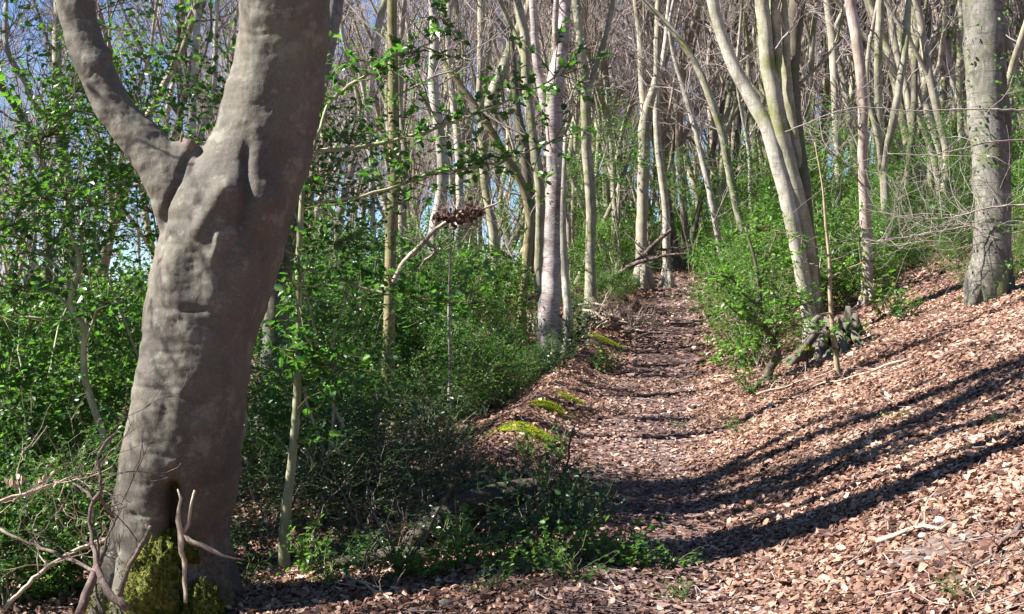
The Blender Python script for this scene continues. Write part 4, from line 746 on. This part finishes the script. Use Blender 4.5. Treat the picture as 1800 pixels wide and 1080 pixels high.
for k, (a, b, w_, mt, lb) in enumerate([((1590, 640), (1420, 690), 5, 'palewood', 'long thin bleached stick lying on the bank below the stump'), ((1540, 965), (1668, 935), 11, 'palewood', 'pale knobbly stick lying across the bare chalky patch'), ((1795, 935), (1710, 1010), 10, 'deadwood', 'dark gnarled root piece at the right edge of the bank'), ((600, 1010), (690, 1070), 8, 'palewood', 'pale stick on bright leaves at the bottom near the shade'),
    ((1120, 700), (1230, 690), 4, 'deadwood', 'thin dark stick across the middle of the path'), ((1690, 1000), (1740, 1060), 5, 'deadwood', 'short twig on the leaves near the bottom right corner'), ((1330, 700), (1480, 650), 4, 'palewood', 'thin bare stick on the slope between shrub and sapling'), ((560, 820), (700, 835), 7, 'palewood', 'pale bare pole lying under the shaded hollies'), ((1180, 575), (1260, 560), 5, 'deadwood', 'dark stick where the hollies meet the far path'), ((1000, 788), (930, 800), 4, 'deadwood', 'twig on the bank just below the moss cushion')]):
    ga, gb = G(*a), G(*b); r_ = np.random.default_rng(80 + k); pts = np.linspace(0, 1, 7)[:, None] * (gb - ga) + ga; pts[1:-1] += r_.normal(0, .02, (5, 3)) * [1, 1, 0]; ww = w_ / 2 * ga[1] / FPX
    pts[:, 2] = terrain(pts[:, 0], pts[:, 1]) + ww * 1.1 + .01 + np.abs(r_.normal(0, .012, 7)); q = resample(np.c_[pts, np.linspace(ww, ww * .4, 7)], .05)
    e = empty('fallen_stick', ga, lb, 'stick'); m_ = MB(); m_.tube(q[:, :3], q[:, 3], 7, wob=.12, rng=r_); m_.build('stem', mt, e, loc=ga); tw = MB()
    for j in range(5): i = r_.integers(2, len(q)); grow(tw, q[i, :3], unit(r_.normal(0, 1, 3) * [1, 1, .3] + [0, 0, .2]), .22, q[i, 3] * .5, r_, 1, sides=(4, 3), nk=(2, 2), thin=.0015)
    tw.build('twig', mt, e, loc=ga)
for k, (px, py, s_, lb) in enumerate([(785, 1072, .030, 'rounded grey pebble on the leaves at the bottom edge'), (1646, 842, .022, 'white flint lying in the dark shadow band'), (1608, 840, .014, 'small white flint beside the larger one in the shadow band'), (1652, 925, .026, 'chalk lump on the bare soil patch'), (1622, 950, .018, 'chalk chip beside the pale knobbly stick'), (1632, 990, .014, 'tiny chalk chip below the bare soil patch'), (1682, 763, .014, 'white stone high in the shadow band'), (1700, 752, .012, 'small pale stone at the top of the shadow band'), (1770, 826, .018, 'pale stone on the leaves by the right edge')]):
    c = G(px, py); r_ = np.random.default_rng(k + 300); th = np.linspace(0, 2 * np.pi, 14, endpoint=False); ph = np.linspace(.05, 3.09, 9); T, H_ = np.meshgrid(th, ph); kk = 1 + .35 * vnoise(T * 1.3 + k, H_ * 1.4, 1.1, k); X = np.stack([np.sin(H_) * np.cos(T) * kk * 1.25, np.sin(H_) * np.sin(T) * kk, np.cos(H_) * kk * .8], -1).reshape(-1, 3) * s_
    i = np.arange(8)[:, None] * 14; j = np.arange(14)[None, :]; m_ = MB(); m_.add(X, [np.stack([i + j, i + 14 + j, i + 14 + (j + 1) % 14, i + (j + 1) % 14], -1).reshape(-1, 4), np.arange(14)[::-1][None, :].copy(), (112 + np.arange(14))[None, :]]); o = m_.build('stone', 'stone' if k else 'greybark'); o.location = (c[0], c[1], c[2] + s_ * .5 + .012); tag(o, lb, 'stone')

# ------------------------------------------------------------------ hollies
SIZES = {}
def var(key, H, W, **kw): o = holly_variant(H=H, W=W, **kw); SIZES[key] = (H, W); return o
HV = {k: var(k, **v) for k, v in {
    'dense1': dict(seed=1, H=2.4, W=2.2, ntwig=300, lpt=12, leaf=.052, mat='holly'),
    'dense2': dict(seed=2, H=2.0, W=2.5, ntwig=300, lpt=12, leaf=.052, mat='holly'),
    'dense3': dict(seed=3, H=3.4, W=2.3, ntwig=330, lpt=12, leaf=.058, mat='holly'),
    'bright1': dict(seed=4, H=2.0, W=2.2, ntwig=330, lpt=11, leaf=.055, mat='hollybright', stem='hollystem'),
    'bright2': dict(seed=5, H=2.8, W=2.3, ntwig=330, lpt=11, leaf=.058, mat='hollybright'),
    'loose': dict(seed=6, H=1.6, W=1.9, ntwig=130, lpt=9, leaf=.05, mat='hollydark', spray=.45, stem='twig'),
    'tall': dict(seed=7, H=5.6, W=2.6, ntwig=150, lpt=12, leaf=.062, mat='hollybright', low=.45, stemr=.022, spray=.5, nstem=4),
    'tall2': dict(seed=17, H=5.0, W=2.2, ntwig=160, lpt=12, leaf=.06, mat='holly', low=.45, stemr=.022, spray=.55, nstem=3),
    'seedling1': dict(seed=8, H=.42, W=.5, ntwig=16, lpt=9, leaf=.046, mat='hollybright', stem='greentwig', spray=.14, stemr=.004, nstem=5),
    'seedling2': dict(seed=9, H=.30, W=.6, ntwig=16, lpt=8, leaf=.042, mat='holly', stem='greentwig', spray=.16, stemr=.004, nstem=5),
    'seedling3': dict(seed=10, H=.7, W=.75, ntwig=34, lpt=9, leaf=.048, mat='hollydark', stem='greentwig', spray=.2, stemr=.005, nstem=5),
    'airy': dict(seed=11, H=2.0, W=2.2, ntwig=200, lpt=9, leaf=.045, mat='hollybright', spray=.45, stem='twig'),
}.items()}
USED = set(); COUNT = {}
PLACED = []
def place(key, px, Y, top, label_bits, jitter=0, wide=1.0, name='holly_bush', cat='bush', rz=None, x=None):
    """stands on the ground under pixel column px at distance Y; top = picture height of its top"""
    proto = HV[key]; H, W = SIZES[key]; x = (px - 900) / FPX * Y if x is None else x; z = TZ(x, Y); zt = EYE - (top - 540) * Y / FPX
    sc = np.clip((zt - z) / H, .25, 2.2)
    if key in USED: o = copy_tree(proto)
    else: o = proto; USED.add(key)
    o.name = name; o.location = (x, Y, z - .03); k = (abs(px) * 7.3 + Y * 13.7) % 6.28 if rz is None else rz
    o.rotation_euler = (0, 0, k); o.scale = (sc * wide, sc * wide, sc); PLACED.append((o, px, Y, top, label_bits, cat)); return o

NEAR = [('bright1', -20, 8.9, 570), ('dense1', 70, 8.6, 640), ('bright1', 165, 9.2, 580), ('dense1', -60, 9.9, 500), ('bright1', 40, 10.8, 500), ('bright2', 130, 11.4, 460), ('bright2', 235, 11.2, 440), ('dense2', 30, 7.5, 760), ('dense2', 120, 7.6, 790), ('dense1', 190, 7.4, 730),
        ('dense3', -20, 13.5, 470), ('bright2', 70, 14, 450), ('dense3', 160, 15, 440), ('bright2', 250, 14.5, 420), ('dense3', 300, 17, 430), ('dense3', 20, 18, 460), ('bright2', 110, 19, 440)]
for k, (ky, px, Y, tp) in enumerate(NEAR): place(ky, px, Y, tp, 'left')
for ky, px, Y, tp in [('tall', 40, 9.2, -40), ('tall2', 150, 9.8, 60), ('tall', 300, 9.3, -60), ('tall2', 385, 9.0, 0), ('tall2', 575, 9.0, 80), ('tall2', 1075, 26, 170), ('tall', 1215, 31, 240), ('tall2', 1330, 24, 220), ('tall', 1450, 22, 160), ('tall2', 1590, 24, 190), ('tall', 1660, 22, 170), ('tall', 1785, 19, 110), ('tall', 1500, 27, 190), ('tall2', 1010, 26, 250), ('tall', 880, 25, 240), ('tall2', 1390, 28, 200), ('tall2', 1140, 33, 250)]:
    place(ky, px, Y, tp, 'tall', name='holly_tree', cat='tree')
MID = [('dense1', 550, 10.4, 640), ('dense2', 600, 11.8, 600), ('dense2', 775, 13.0, 610), ('airy', 850, 14.2, 590), ('loose', 660, 11.0, 680), ('dense1', 470, 10.6, 600), ('dense1', 440, 12.4, 560), ('dense2', 570, 10.2, 600), ('dense3', 590, 12.4, 450), ('dense2', 735, 15.0, 560), ('dense3', 650, 15.2, 420), ('dense1', 790, 14.6, 540), ('dense3', 555, 14.5, 380), ('dense3', 620, 15.5, 350), ('dense3', 725, 15.5, 400), ('dense2', 835, 14.6, 560), ('bright2', 790, 16.5, 430), ('dense3', 690, 18, 360), ('dense1', 870, 16.8, 540), ('dense1', 905, 17.8, 560), ('bright2', 840, 19, 400), ('dense3', 770, 20, 370), ('bright2', 900, 21, 440),
       ('airy', 895, 16.8, 590), ('dense2', 965, 15.7, 585), ('dense1', 925, 15.3, 610), ('loose', 925, 16.2, 620), ('dense2', 985, 19.3, 560), ('dense1', 1030, 20.5, 520), ('dense1', 1060, 22.5, 470), ('bright1', 1090, 23.5, 465), ('dense2', 1105, 25.2, 480), ('bright2', 1000, 24, 420), ('dense1', 1125, 28.5, 430), ('bright2', 1060, 28, 370), ('dense3', 960, 27, 420), ('loose', 1010, 19.6, 545), ('dense1', 740, 22, 360), ('dense3', 590, 20, 340), ('dense3', 530, 18, 350)]
for ky, px, Y, tp in MID: place(ky, px, Y, tp, 'mid')
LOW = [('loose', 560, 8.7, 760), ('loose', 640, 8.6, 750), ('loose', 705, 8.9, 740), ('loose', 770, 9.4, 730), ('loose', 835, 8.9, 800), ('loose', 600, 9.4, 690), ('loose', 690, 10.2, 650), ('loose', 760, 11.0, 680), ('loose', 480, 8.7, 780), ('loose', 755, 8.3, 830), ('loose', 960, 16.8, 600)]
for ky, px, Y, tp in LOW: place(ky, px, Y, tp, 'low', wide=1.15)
RIGHT = [('airy', 1335, 15.0, 450), ('airy', 1300, 15.6, 480), ('airy', 1290, 18.0, 430), ('bright1', 1305, 20.5, 400), ('bright1', 1290, 22.5, 395), ('bright2', 1330, 18.5, 390), ('airy', 1355, 17.0, 400), ('bright2', 1275, 26.5, 400), ('dense3', 1300, 28, 340), ('bright2', 1360, 23, 330), ('dense3', 1275, 31, 360), ('bright2', 1320, 32, 290), ('bright2', 1180, 37, 370), ('bright2', 1120, 36, 340), ('dense3', 1080, 40, 330), ('bright2', 1250, 42, 300), ('bright2', 1030, 34, 400),
         ('bright1', 1455, 17.5, 470), ('bright1', 1490, 18.2, 480), ('bright2', 1470, 20.5, 350), ('bright1', 1560, 18.6, 440), ('bright2', 1530, 21.5, 330), ('dense3', 1600, 22, 300), ('bright1', 1610, 19.4, 420), ('bright2', 1650, 21, 330), ('dense3', 1680, 24, 260), ('bright1', 1670, 18.8, 400), ('bright2', 1720, 21, 300), ('bright1', 1790, 16.4, 400), ('bright2', 1810, 18.5, 260), ('airy', 1775, 15.0, 380), ('dense3', 1430, 26, 300), ('dense3', 1500, 28, 280), ('bright2', 1570, 28, 260), ('dense3', 1760, 26, 220), ('bright2', 1640, 30, 220), ('dense3', 1840, 24, 220), ('airy', 1640, 17.6, 455), ('airy', 1530, 17.4, 500), ('dense3', 1390, 30, 300), ('bright2', 1720, 34, 200)]
RIGHT += [(['bright1', 'bright2', 'airy', 'bright2', 'dense1'][k % 5], 1440 + k * 27 + (k * 37) % 19, 17.6 + (k * 53 % 17) * .25, 330 + (k * 71) % 90) for k in range(15)]
RIGHT += [(['bright2', 'dense3', 'bright2'][k % 3], 1400 + k * 38 + (k * 37) % 23, 23.5 + (k * 53 % 19) * .4, 235 + (k * 71) % 80) for k in range(12)]
RIGHT += [(['bright2', 'bright1', 'dense1'][k % 3], 1035 + k * 27 + (k * 37) % 13, 37 + (k * 53 % 19) * .5, 340 + (k * 71) % 60) for k in range(8)]
RIGHT += [('bright1', 1778, 14.3, 440), ('airy', 1712, 14.6, 470), ('airy', 1690, 15.6, 490), ('bright1', 1140, 34.5, 440), ('bright1', 1185, 37, 430), ('bright2', 1250, 34, 390), ('bright1', 1225, 38, 420), ('bright1', 1160, 39.5, 400), ('bright2', 1205, 42, 390)]
for ky, px, Y, tp in RIGHT: place(ky, px, Y, tp, 'right')
SEED = [('seedling3', 15, 1050, .7), ('seedling1', 70, 1060, .9), ('seedling3', 60, 985, .8), ('seedling1', 115, 1045, .8), ('seedling3', 140, 985, .7), ('seedling1', 20, 1000, 1.), ('seedling1', 100, 1000, .9), ('seedling3', 335, 1078, .35), ('seedling1', 365, 1040, .6), ('seedling3', 640, 1012, .4), ('seedling1', 700, 1018, .7), ('seedling1', 760, 1020, .7), ('seedling1', 385, 1010, .8), ('seedling2', 430, 1035, .9), ('seedling3', 400, 985, .5), ('seedling3', 450, 1000, .5), ('seedling1', 545, 1010, .8), ('seedling2', 585, 1025, .8), ('seedling3', 600, 985, .5), ('seedling1', 640, 1000, .6), ('seedling3', 690, 985, .5), ('seedling2', 740, 1010, .7), ('seedling3', 790, 985, .6), ('seedling1', 815, 1005, .8), ('seedling3', 870, 985, .6), ('seedling3', 930, 975, .7), ('seedling1', 900, 1012, .7), ('seedling1', 965, 1008, .7), ('seedling3', 985, 970, .7), ('seedling2', 1010, 1015, .8), ('seedling1', 1040, 990, .8), ('seedling3', 1035, 955, .6), ('seedling2', 1085, 990, .8), ('seedling1', 1120, 1000, .6), ('seedling2', 1180, 995, .6), ('seedling3', 880, 930, .8), ('seedling3', 955, 930, .8), ('seedling3', 820, 940, .7), ('seedling3', 1000, 920, .7), ('seedling3', 900, 880, .7),
        ('seedling2', 1185, 1055, .4), ('seedling2', 1300, 760, .6), ('seedling2', 1580, 740, .4), ('seedling2', 905, 700, 1.0), ('seedling1', 925, 805, .6), ('seedling1', 978, 805, .6), ('seedling3', 985, 660, .9), ('seedling1', 1060, 655, 1.1), ('seedling3', 1005, 630, 1.1), ('seedling2', 1195, 755, .3), ('seedling2', 1330, 690, 1.1), ('seedling1', 1310, 650, 1.3), ('seedling2', 1600, 560, 1.3), ('seedling1', 1500, 600, .8), ('seedling1', 1560, 560, 1.6), ('seedling2', 1755, 745, .3), ('seedling2', 870, 1040, .5), ('seedling2', 1690, 1050, .4), ('seedling1', 330, 1065, .5), ('seedling1', 260, 1072, .4), ('seedling2', 770, 695, 1.3), ('seedling1', 830, 690, 1.3), ('seedling3', 875, 670, 1.2)]
for ky, px, py, s in SEED:
    c = G(px, py); proto = HV[ky]; o = proto if ky not in USED else copy_tree(proto); USED.add(ky); o.name = 'holly_seedling'; o.location = (c[0], c[1], c[2] - .01); o.rotation_euler = (0, 0, px * .37 % 6.28); o.scale = (s, s, s * (.8 + .4 * ((px * 7) % 10) / 10)); PLACED.append((o, px, c[1], py, 'seed', 'seedling'))
for k, (pts, lb) in enumerate([([(820, 985, 7.1, 5), (835, 970, 7.05, 5), (860, 955, 7, 5), (885, 950, 7, 4), (893, 962, 7, 3)], 'pale arching holly shoot in the middle of the foreground'), ([(950, 1000, 7.1, 5), (990, 985, 7.05, 5), (1020, 955, 7, 4), (1045, 915, 6.9, 3)], 'green holly shoot rising to the right in the foreground'), ([(1050, 1000, 7, 5), (1100, 985, 6.95, 4), (1150, 994, 6.95, 3), (1215, 985, 6.9, 2)], 'long trailing green shoot reaching out over the path'), ([(805, 990, 7.1, 4), (803, 940, 7.1, 4), (800, 880, 7.1, 3)], 'upright green shoot standing before the dark log'), ([(700, 1000, 7.2, 5), (745, 950, 7.2, 5), (770, 900, 7.2, 4), (782, 878, 7.2, 3)], 'reddish bramble stem arching over the front log'), ([(700, 1010, 7.2, 6), (690, 960, 7.2, 5), (665, 920, 7.2, 4), (645, 870, 7.2, 3)], 'bunch of thin russet stems springing from one foot')]):
    r_ = np.random.default_rng(600 + k); c0 = P(*pts[0][:3]); e = empty('holly_shoot' if k < 4 else 'bramble', c0, lb, 'shoot' if k < 4 else 'bramble'); a = resample(np.array([[*P(x, y, Y), w_ / 2 * Y / FPX] for x, y, Y, w_ in pts]), .03)
    m_ = MB(); m_.tube(a[:, :3], a[:, 3], 6); lf = MB()
    if k == 5:
        for j in range(12): grow(m_, a[0, :3], unit(r_.normal(0, .45, 3) + [0, 0, 1]), r_.uniform(.3, .55), .004, r_, 1, sides=(4, 3), nk=(3, 2), thin=.0015)
    m_.build('stem', 'greentwig' if k < 4 else 'deadwood', e, loc=c0)
    if k < 4: holly_arms(lf, a, r_, 3, .045, .15); lf.build('foliage', 'hollybright', e, sm=False, loc=c0)

# thin bare twigs reaching in across the thick beech on the bank
for k, (pts, lb) in enumerate([([(1830, 385, 13.5, 5), (1760, 388, 13.5, 4), (1690, 400, 13.5, 3), (1600, 415, 13.4, 2), (1540, 425, 13.4, 2)], 'lowest fan of thin grey twigs reaching in before the thick bank beech'), ([(1830, 360, 13.2, 5), (1740, 365, 13.2, 3), (1660, 385, 13.2, 2), (1580, 380, 13.2, 2)], 'middle fan of fine grey twigs crossing the thick bank beech'), ([(1820, 245, 13, 4), (1740, 250, 13, 3), (1690, 262, 13, 3), (1640, 272, 13, 2), (1560, 270, 13, 2)], 'pale bare twig crossing high over the thick bank beech'), ([(1830, 195, 13, 4), (1720, 192, 13, 3), (1600, 195, 13, 2), (1500, 190, 13, 2), (1380, 232, 13, 2)], 'single long pale twig running level across the coppiced beech')]):
    dead_branch('bare_branch', lb, 'branch', pts, 'twig', 700 + k, (), [34, 40, 10, 3][k], .9, n=5)

# ------------------------------------------------------------------ woodland behind: copies of bare trees
def wood_variant(seed, H, r0, stems, lean, mat, twig_depth=3, nk=(8, 5, 4), nb=9):
    rng = np.random.default_rng(seed); tb = MB(); cr = MB(); root = empty('bare_tree', (0, 0, -500))
    for s in range(stems):
        an = rng.uniform(0, 6.28); d = unit(np.array([math.cos(an) * lean * rng.uniform(.4, 1.3), math.sin(an) * lean * .6, 1.0])); p = np.array([math.cos(an) * r0 * (s > 0), math.sin(an) * r0 * (s > 0), -.3]); m = 16; pts = [p]; h = H * rng.uniform(.85, 1.05)
        for k in range(m - 1):
            d = unit(d + rng.normal(0, .085, 3) + [0, 0, .05 * (k > 2)]); pts.append(pts[-1] + d * (h + .3) / (m - 1))
        pts = np.array(pts); rs = r0 * (1 if s == 0 else rng.uniform(.55, .9)); rad = rs * np.linspace(1, .18, m) ** .9; rad[0] *= 1.35
        q = resample(np.c_[pts, rad], .35); tb.tube(q[:, :3], q[:, 3], 8, wob=.04, rng=rng)
        for k in range(rng.integers(1, 4)):     # forks that run up beside the stem
            i = rng.integers(int(len(q) * .22), int(len(q) * .6)); dd = unit(q[i + 1, :3] - q[i, :3]); sv = rng.normal(0, 1, 3) * [1, 1, 0]; dd = unit(dd + unit(sv) * .5); L = h * rng.uniform(.3, .5); pp = [q[i, :3]]
            for j in range(7): dd = unit(dd + rng.normal(0, .12, 3) + [0, 0, .16]); pp.append(pp[-1] + dd * L / 7)
            pp = np.array(pp); rr = np.linspace(q[i, 3] * .62, .01, 8); tb.tube(pp, rr, 6, cap=False)
            for j in range(3): grow(cr, pp[2 + j * 2], unit(rng.normal(0, 1, 3) * [1, 1, .3] + [0, 0, .8]), L * .4, rr[3 + j] * .6, rng, 2, sides=(4, 3, 3), nk=(5, 4), up=.4, thin=.007)
        for k in range(nb):
            i = int(len(q) * (.35 + .62 * (k + rng.random()) / nb)); i = min(i, len(q) - 2); dd = unit(q[i + 1, :3] - q[i, :3]); sv = rng.normal(0, 1, 3); sv = unit(sv - dd * sv.dot(dd))
            grow(cr, q[i, :3], unit(dd * .7 + sv), H * rng.uniform(.10, .22), q[i, 3] * .4, rng, twig_depth - 1, sides=(4, 3, 3), nk=nk, up=.45, kinks=.2, thin=.006)
        for k in range(2): grow(cr, q[int(len(q) * rng.uniform(.12, .4)), :3], unit(rng.normal(0, 1, 3) * [1, 1, .2] + [0, 0, .3]), 1.6, .012, rng, 1, sides=(3, 3), nk=(5, 3), thin=.005)
    t = tb.build('trunk', mat, root); c = cr.build('crown', 'twig', root); return kids(root, t, c)
WV = [wood_variant(1, 15, .13, 1, .10, 'beech2'), wood_variant(2, 16, .15, 2, .22, 'farbark'), wood_variant(3, 14, .10, 3, .30, 'farbark'), wood_variant(4, 17, .17, 1, .16, 'beech2'), wood_variant(5, 15, .11, 2, .34, 'greybark'), wood_variant(6, 13, .08, 1, .22, 'pale'), wood_variant(7, 16, .12, 2, .14, 'pinkish'), wood_variant(8, 17, .14, 3, .24, 'beech2'), wood_variant(9, 16, .27, 1, .10, 'beech2', 2, (3, 2, 2), 2)]
rng = np.random.default_rng(2024); WUSED = set(); spots = []
def wood(i, x, y, s, bits):
    o = WV[i] if i not in WUSED else copy_tree(WV[i]); WUSED.add(i); o.name = 'bare_tree'
    o.location = (x, y, TZ(x, y)); o.rotation_euler = (0, 0, rng.uniform(0, 6.28)); o.scale = (s, s, s * rng.uniform(.95, 1.1)); px = x / y * FPX + 900; PLACED.append((o, px, y, 200, bits, 'tree')); return o
tries = 0
while len(spots) < 185 and tries < 20000:
    tries += 1; y = 24 + 44 * rng.random() ** .8; x = rng.uniform(-.47, .47) * y
    if abs(x - path_x(y)) < 1.5 and y < 33: continue
    mind = .9 + .010 * y
    if any((x - a) ** 2 + (y - b) ** 2 < mind ** 2 for a, b in spots): continue
    if x / y < .04 and rng.random() < .72: continue
    spots.append((x, y)); wood(int(rng.integers(0, 8)), x, y, rng.uniform(.8, 1.15), 'wood')
# the trees out of the picture on the left, whose shadows band the path
SHADE = [(-5.6, 7.25, 8, 1.1), (-5.9, 9.9, 8, .45), (-6.3, 11.5, 8, .5), (-6.9, 12.9, 8, .45), (-7.8, 14.8, 8, .55), (-8.6, 16.2, 8, .5), (-9.2, 17.3, 8, .5), (-9.8, 18.5, 8, .6), (-10.8, 20.1, 8, .6), (-11.6, 21.7, 8, .6), (-12.4, 23.5, 8, .7), (-5.4, 8.7, 8, .5), (-6.2, 8.0, 8, 1.), (-9.8, 9.4, 8, .7), (-7.4, 10.3, 8, .6), (-11, 11.0, 8, .9), (-8, 12.3, 8, .7), (-9.5, 13.3, 8, .7), (-12, 14.2, 8, 1.2), (-10, 15.6, 8, .8), (-10.5, 16.8, 8, 1.), (-13, 17.9, 8, 1.0), (-12.5, 19.3, 8, 1.2), (-13, 20.8, 8, .8), (-15, 22.6, 8, 1.3), (-15.5, 24.3, 8, .9), (-16, 26.5, 8, 1.4), (-16, 29.5, 8, 1.3)]
for x, y, i, s in SHADE: wood(i, x, y, s, 'out')
wood(2, -6.8, 6.3, .55, 'out')
place('tall2', 0, 6.0, -700, 'out', wide=.30, name='holly_tree', cat='tree', x=-4.0)
o = place('tall', 0, 8.0, -800, 'out', wide=.8, name='holly_tree', cat='tree', x=-4.7)

# the far wood, seen only as a mass of stems and twigs
def far_wood():
    rng = np.random.default_rng(99); mb = MB()
    for k in range(560):
        y = rng.uniform(66, 125); x = rng.uniform(-.48, .48) * y
        if rng.random() > .02 + 1.3 * (x / y + .22): continue
        z = TZ(x, y); h = rng.uniform(12, 18); d = unit(np.array([rng.normal(0, .12), 0, 1])); pts = [np.array([x, y, z - .3])]
        for j in range(6): d = unit(d + rng.normal(0, .09, 3) + [0, 0, .04]); pts.append(pts[-1] + d * h / 6)
        r = rng.uniform(.06, .15); mb.tube(np.array(pts), np.linspace(r, .03, 7), 5, cap=False, rnd=rng.random())
        for j in range(4):
            i = rng.integers(2, 6); grow(mb, pts[i] * .5 + pts[min(i + 1, 6)] * .5, unit(rng.normal(0, 1, 3) * [1, .4, .2] + [0, 0, 1.0]), h * rng.uniform(.12, .28), .03, rng, 1, sides=(3, 3), nk=(6,), thin=.014)
    tag(mb.build('distant_woodland', 'farbark'), 'mass of bare grey stems and twigs filling the far slope', 'woodland', kind='stuff')
far_wood()
# low green holly cover under the far trees
def far_green():
    rng = np.random.default_rng(98); mb = MB(); n = 1700
    for k in range(n):
        y = rng.uniform(32, 80); x = rng.uniform(-.46, .46) * y
        if abs(x - path_x(y)) < 1.2 and y < 34: continue
        m_ = 46; R = rng.uniform(.6, 1.5); hh = rng.uniform(.8, 4.2) * (1.0 if x > 0 else .6); u = rng.normal(0, .45, (m_, 3)); c = np.array([x, y, TZ(x, y)]) + np.abs(u) * [0, 0, hh] + u * [R, R, 0]
        nn, a, b = frames(rng, m_, np.array([0, 0, .5]), .8); oval_leaves(mb, c, nn, a, b, rng.uniform(.08, .16, m_), np.clip(rng.random() * .5 + rng.random(m_) * .5, 0, 1), np.zeros(m_), np.full(m_, .15), .7)
    tag(mb.build('undergrowth', 'hollybright', sm=False), 'low green holly thicket under the far trees', 'undergrowth', kind='stuff')
far_green()

# unseen thicket added behind the camera to keep low sky off the scene
def sky_block_thicket():
    rng = np.random.default_rng(97); mb = MB(); st = MB()
    for k in range(420):
        y = rng.uniform(-14, -2.6); x = rng.uniform(-13, 14) 
        m_ = 60; R = rng.uniform(.5, 1.1); hh = rng.uniform(1.2, 4.4); u = rng.normal(0, .5, (m_, 3)); c = np.array([x, y, TZ(x, y)]) + (np.abs(u) + .15) * [0, 0, hh] + u * [R, R, 0]
        nn, a, b = frames(rng, m_, np.array([0, 0, .5]), .8); oval_leaves(mb, c, nn, a, b, rng.uniform(.15, .3, m_), rng.random(m_), np.zeros(m_), np.full(m_, .15), .7)
    tag(mb.build('thicket', 'holly', sm=False), 'unseen holly thicket added behind the camera to block low sky', 'undergrowth', kind='stuff')
sky_block_thicket()

# ------------------------------------------------------------------ labels of the copies: where each stands, told by the things beside it
MARKS = [(-40, 'the left picture edge'), (60, 'the slanting dark stem'), (122, 'the far left pale trunk'), (190, 'the crooked holly stem'), (330, 'the big forked beech'), (475, 'the shaded grey trunk'), (525, 'the straight holly pole'), (600, 'the pinkish curving stem'), (650, 'the thin white stem'), (688, 'the olive barked tree'), (730, 'the arching grey branch'), (765, 'the ivy clad tree'), (806, 'the blotched pale stem'), (865, 'the bent grey tree'), (925, 'the dark leaning stem'), (970, 'the reddish cherry'), (1000, 'the slim hugging stem'), (1036, 'the tall smooth beech'), (1085, 'the propped dead branch'), (1130, 'the dark forked oak'), (1170, 'the sunlit bent stem'), (1210, 'the path end'), (1250, 'the thin leaning pole'), (1290, 'the thick leaning tree'), (1350, 'the crooked leafy holly'), (1390, 'the bright leaning stem'), (1425, 'the coppiced beech'), (1465, 'the old stump'), (1522, 'the fluted pinkish tree'), (1556, 'the pale forked pair'), (1600, 'the kinked dark tree'), (1688, 'the pale side stem'), (1735, 'the thick bank beech'), (1830, 'the right picture edge')]
def between(px):
    k = min(range(len(MARKS)), key=lambda i: abs(MARKS[i][0] - px)); d = px - MARKS[k][0]
    return ('left of ' if d < -9 else 'right of ' if d > 9 else 'straight behind ') + MARKS[k][1]
DIST = [(7.9, 'close to the camera'), (9.3, 'a few steps in'), (11.5, 'in near thicket'), (14.5, 'set back'), (18.5, 'in middle thicket'), (23.5, 'well back'), (30, 'far back'), (38, 'beyond the path bend'), (48, 'deep in the wood'), (58, 'deeper in the wood'), (999, 'deepest in the wood')]
LOOK = {}
for o, px, Y, top, bits, cat in PLACED:
    dist = next(t for d_, t in DIST if Y < d_); a = between(px); mesh = [c for c in o.children]
    mats = ' '.join(c.data.materials[0].name for c in mesh if c.data)
    if cat == 'bush': look = ('bright green' if 'young_holly' in mats else 'dark leafed' if 'dark_holly' in mats else 'glossy green'); kind = ('tall ' if o.scale[2] * 2.4 > 2.8 else 'low ' if o.scale[2] * 2.2 < 1.3 else '') + look + ' holly bush'
    elif cat == 'seedling': kind = ('bright' if 'young_holly' in mats else 'dusky' if 'dark_holly' in mats else 'glossy') + ' holly seedling'; dist = 'at the very front' if top > 1005 else 'before the logs' if top > 960 else 'in the log shade' if top > 880 else 'beside the path' if top > 740 else 'further along the path'
    elif bits == 'tall' or o.name.startswith('holly_tree'): kind = 'airy holly tree'
    else:
        kind = ('pale' if 'ashy' in mats else 'mottled grey' if 'mottled' in mats else 'pinkish' if 'pinkish' in mats else 'smooth' if 'pale_beech' in mats else 'grey brown') + ' bare tree'
    tag(o, f'{kind} {dist}, {a}' if bits != 'out' else f'{kind} standing out of view left of the path', cat,
        {'bush': 'holly bushes of the understorey', 'seedling': 'holly seedlings along the path', 'tree': 'bare trees of the wood behind'}[cat] if bits != 'tall' else 'tall open hollies among the near trees')
for root in list(HV.values()) + WV:
    pass
for v in [k for k in HV if k not in USED]:
    for c in list(KIDS[HV[v].as_pointer()]) + [HV[v]]: bpy.data.objects.remove(c)
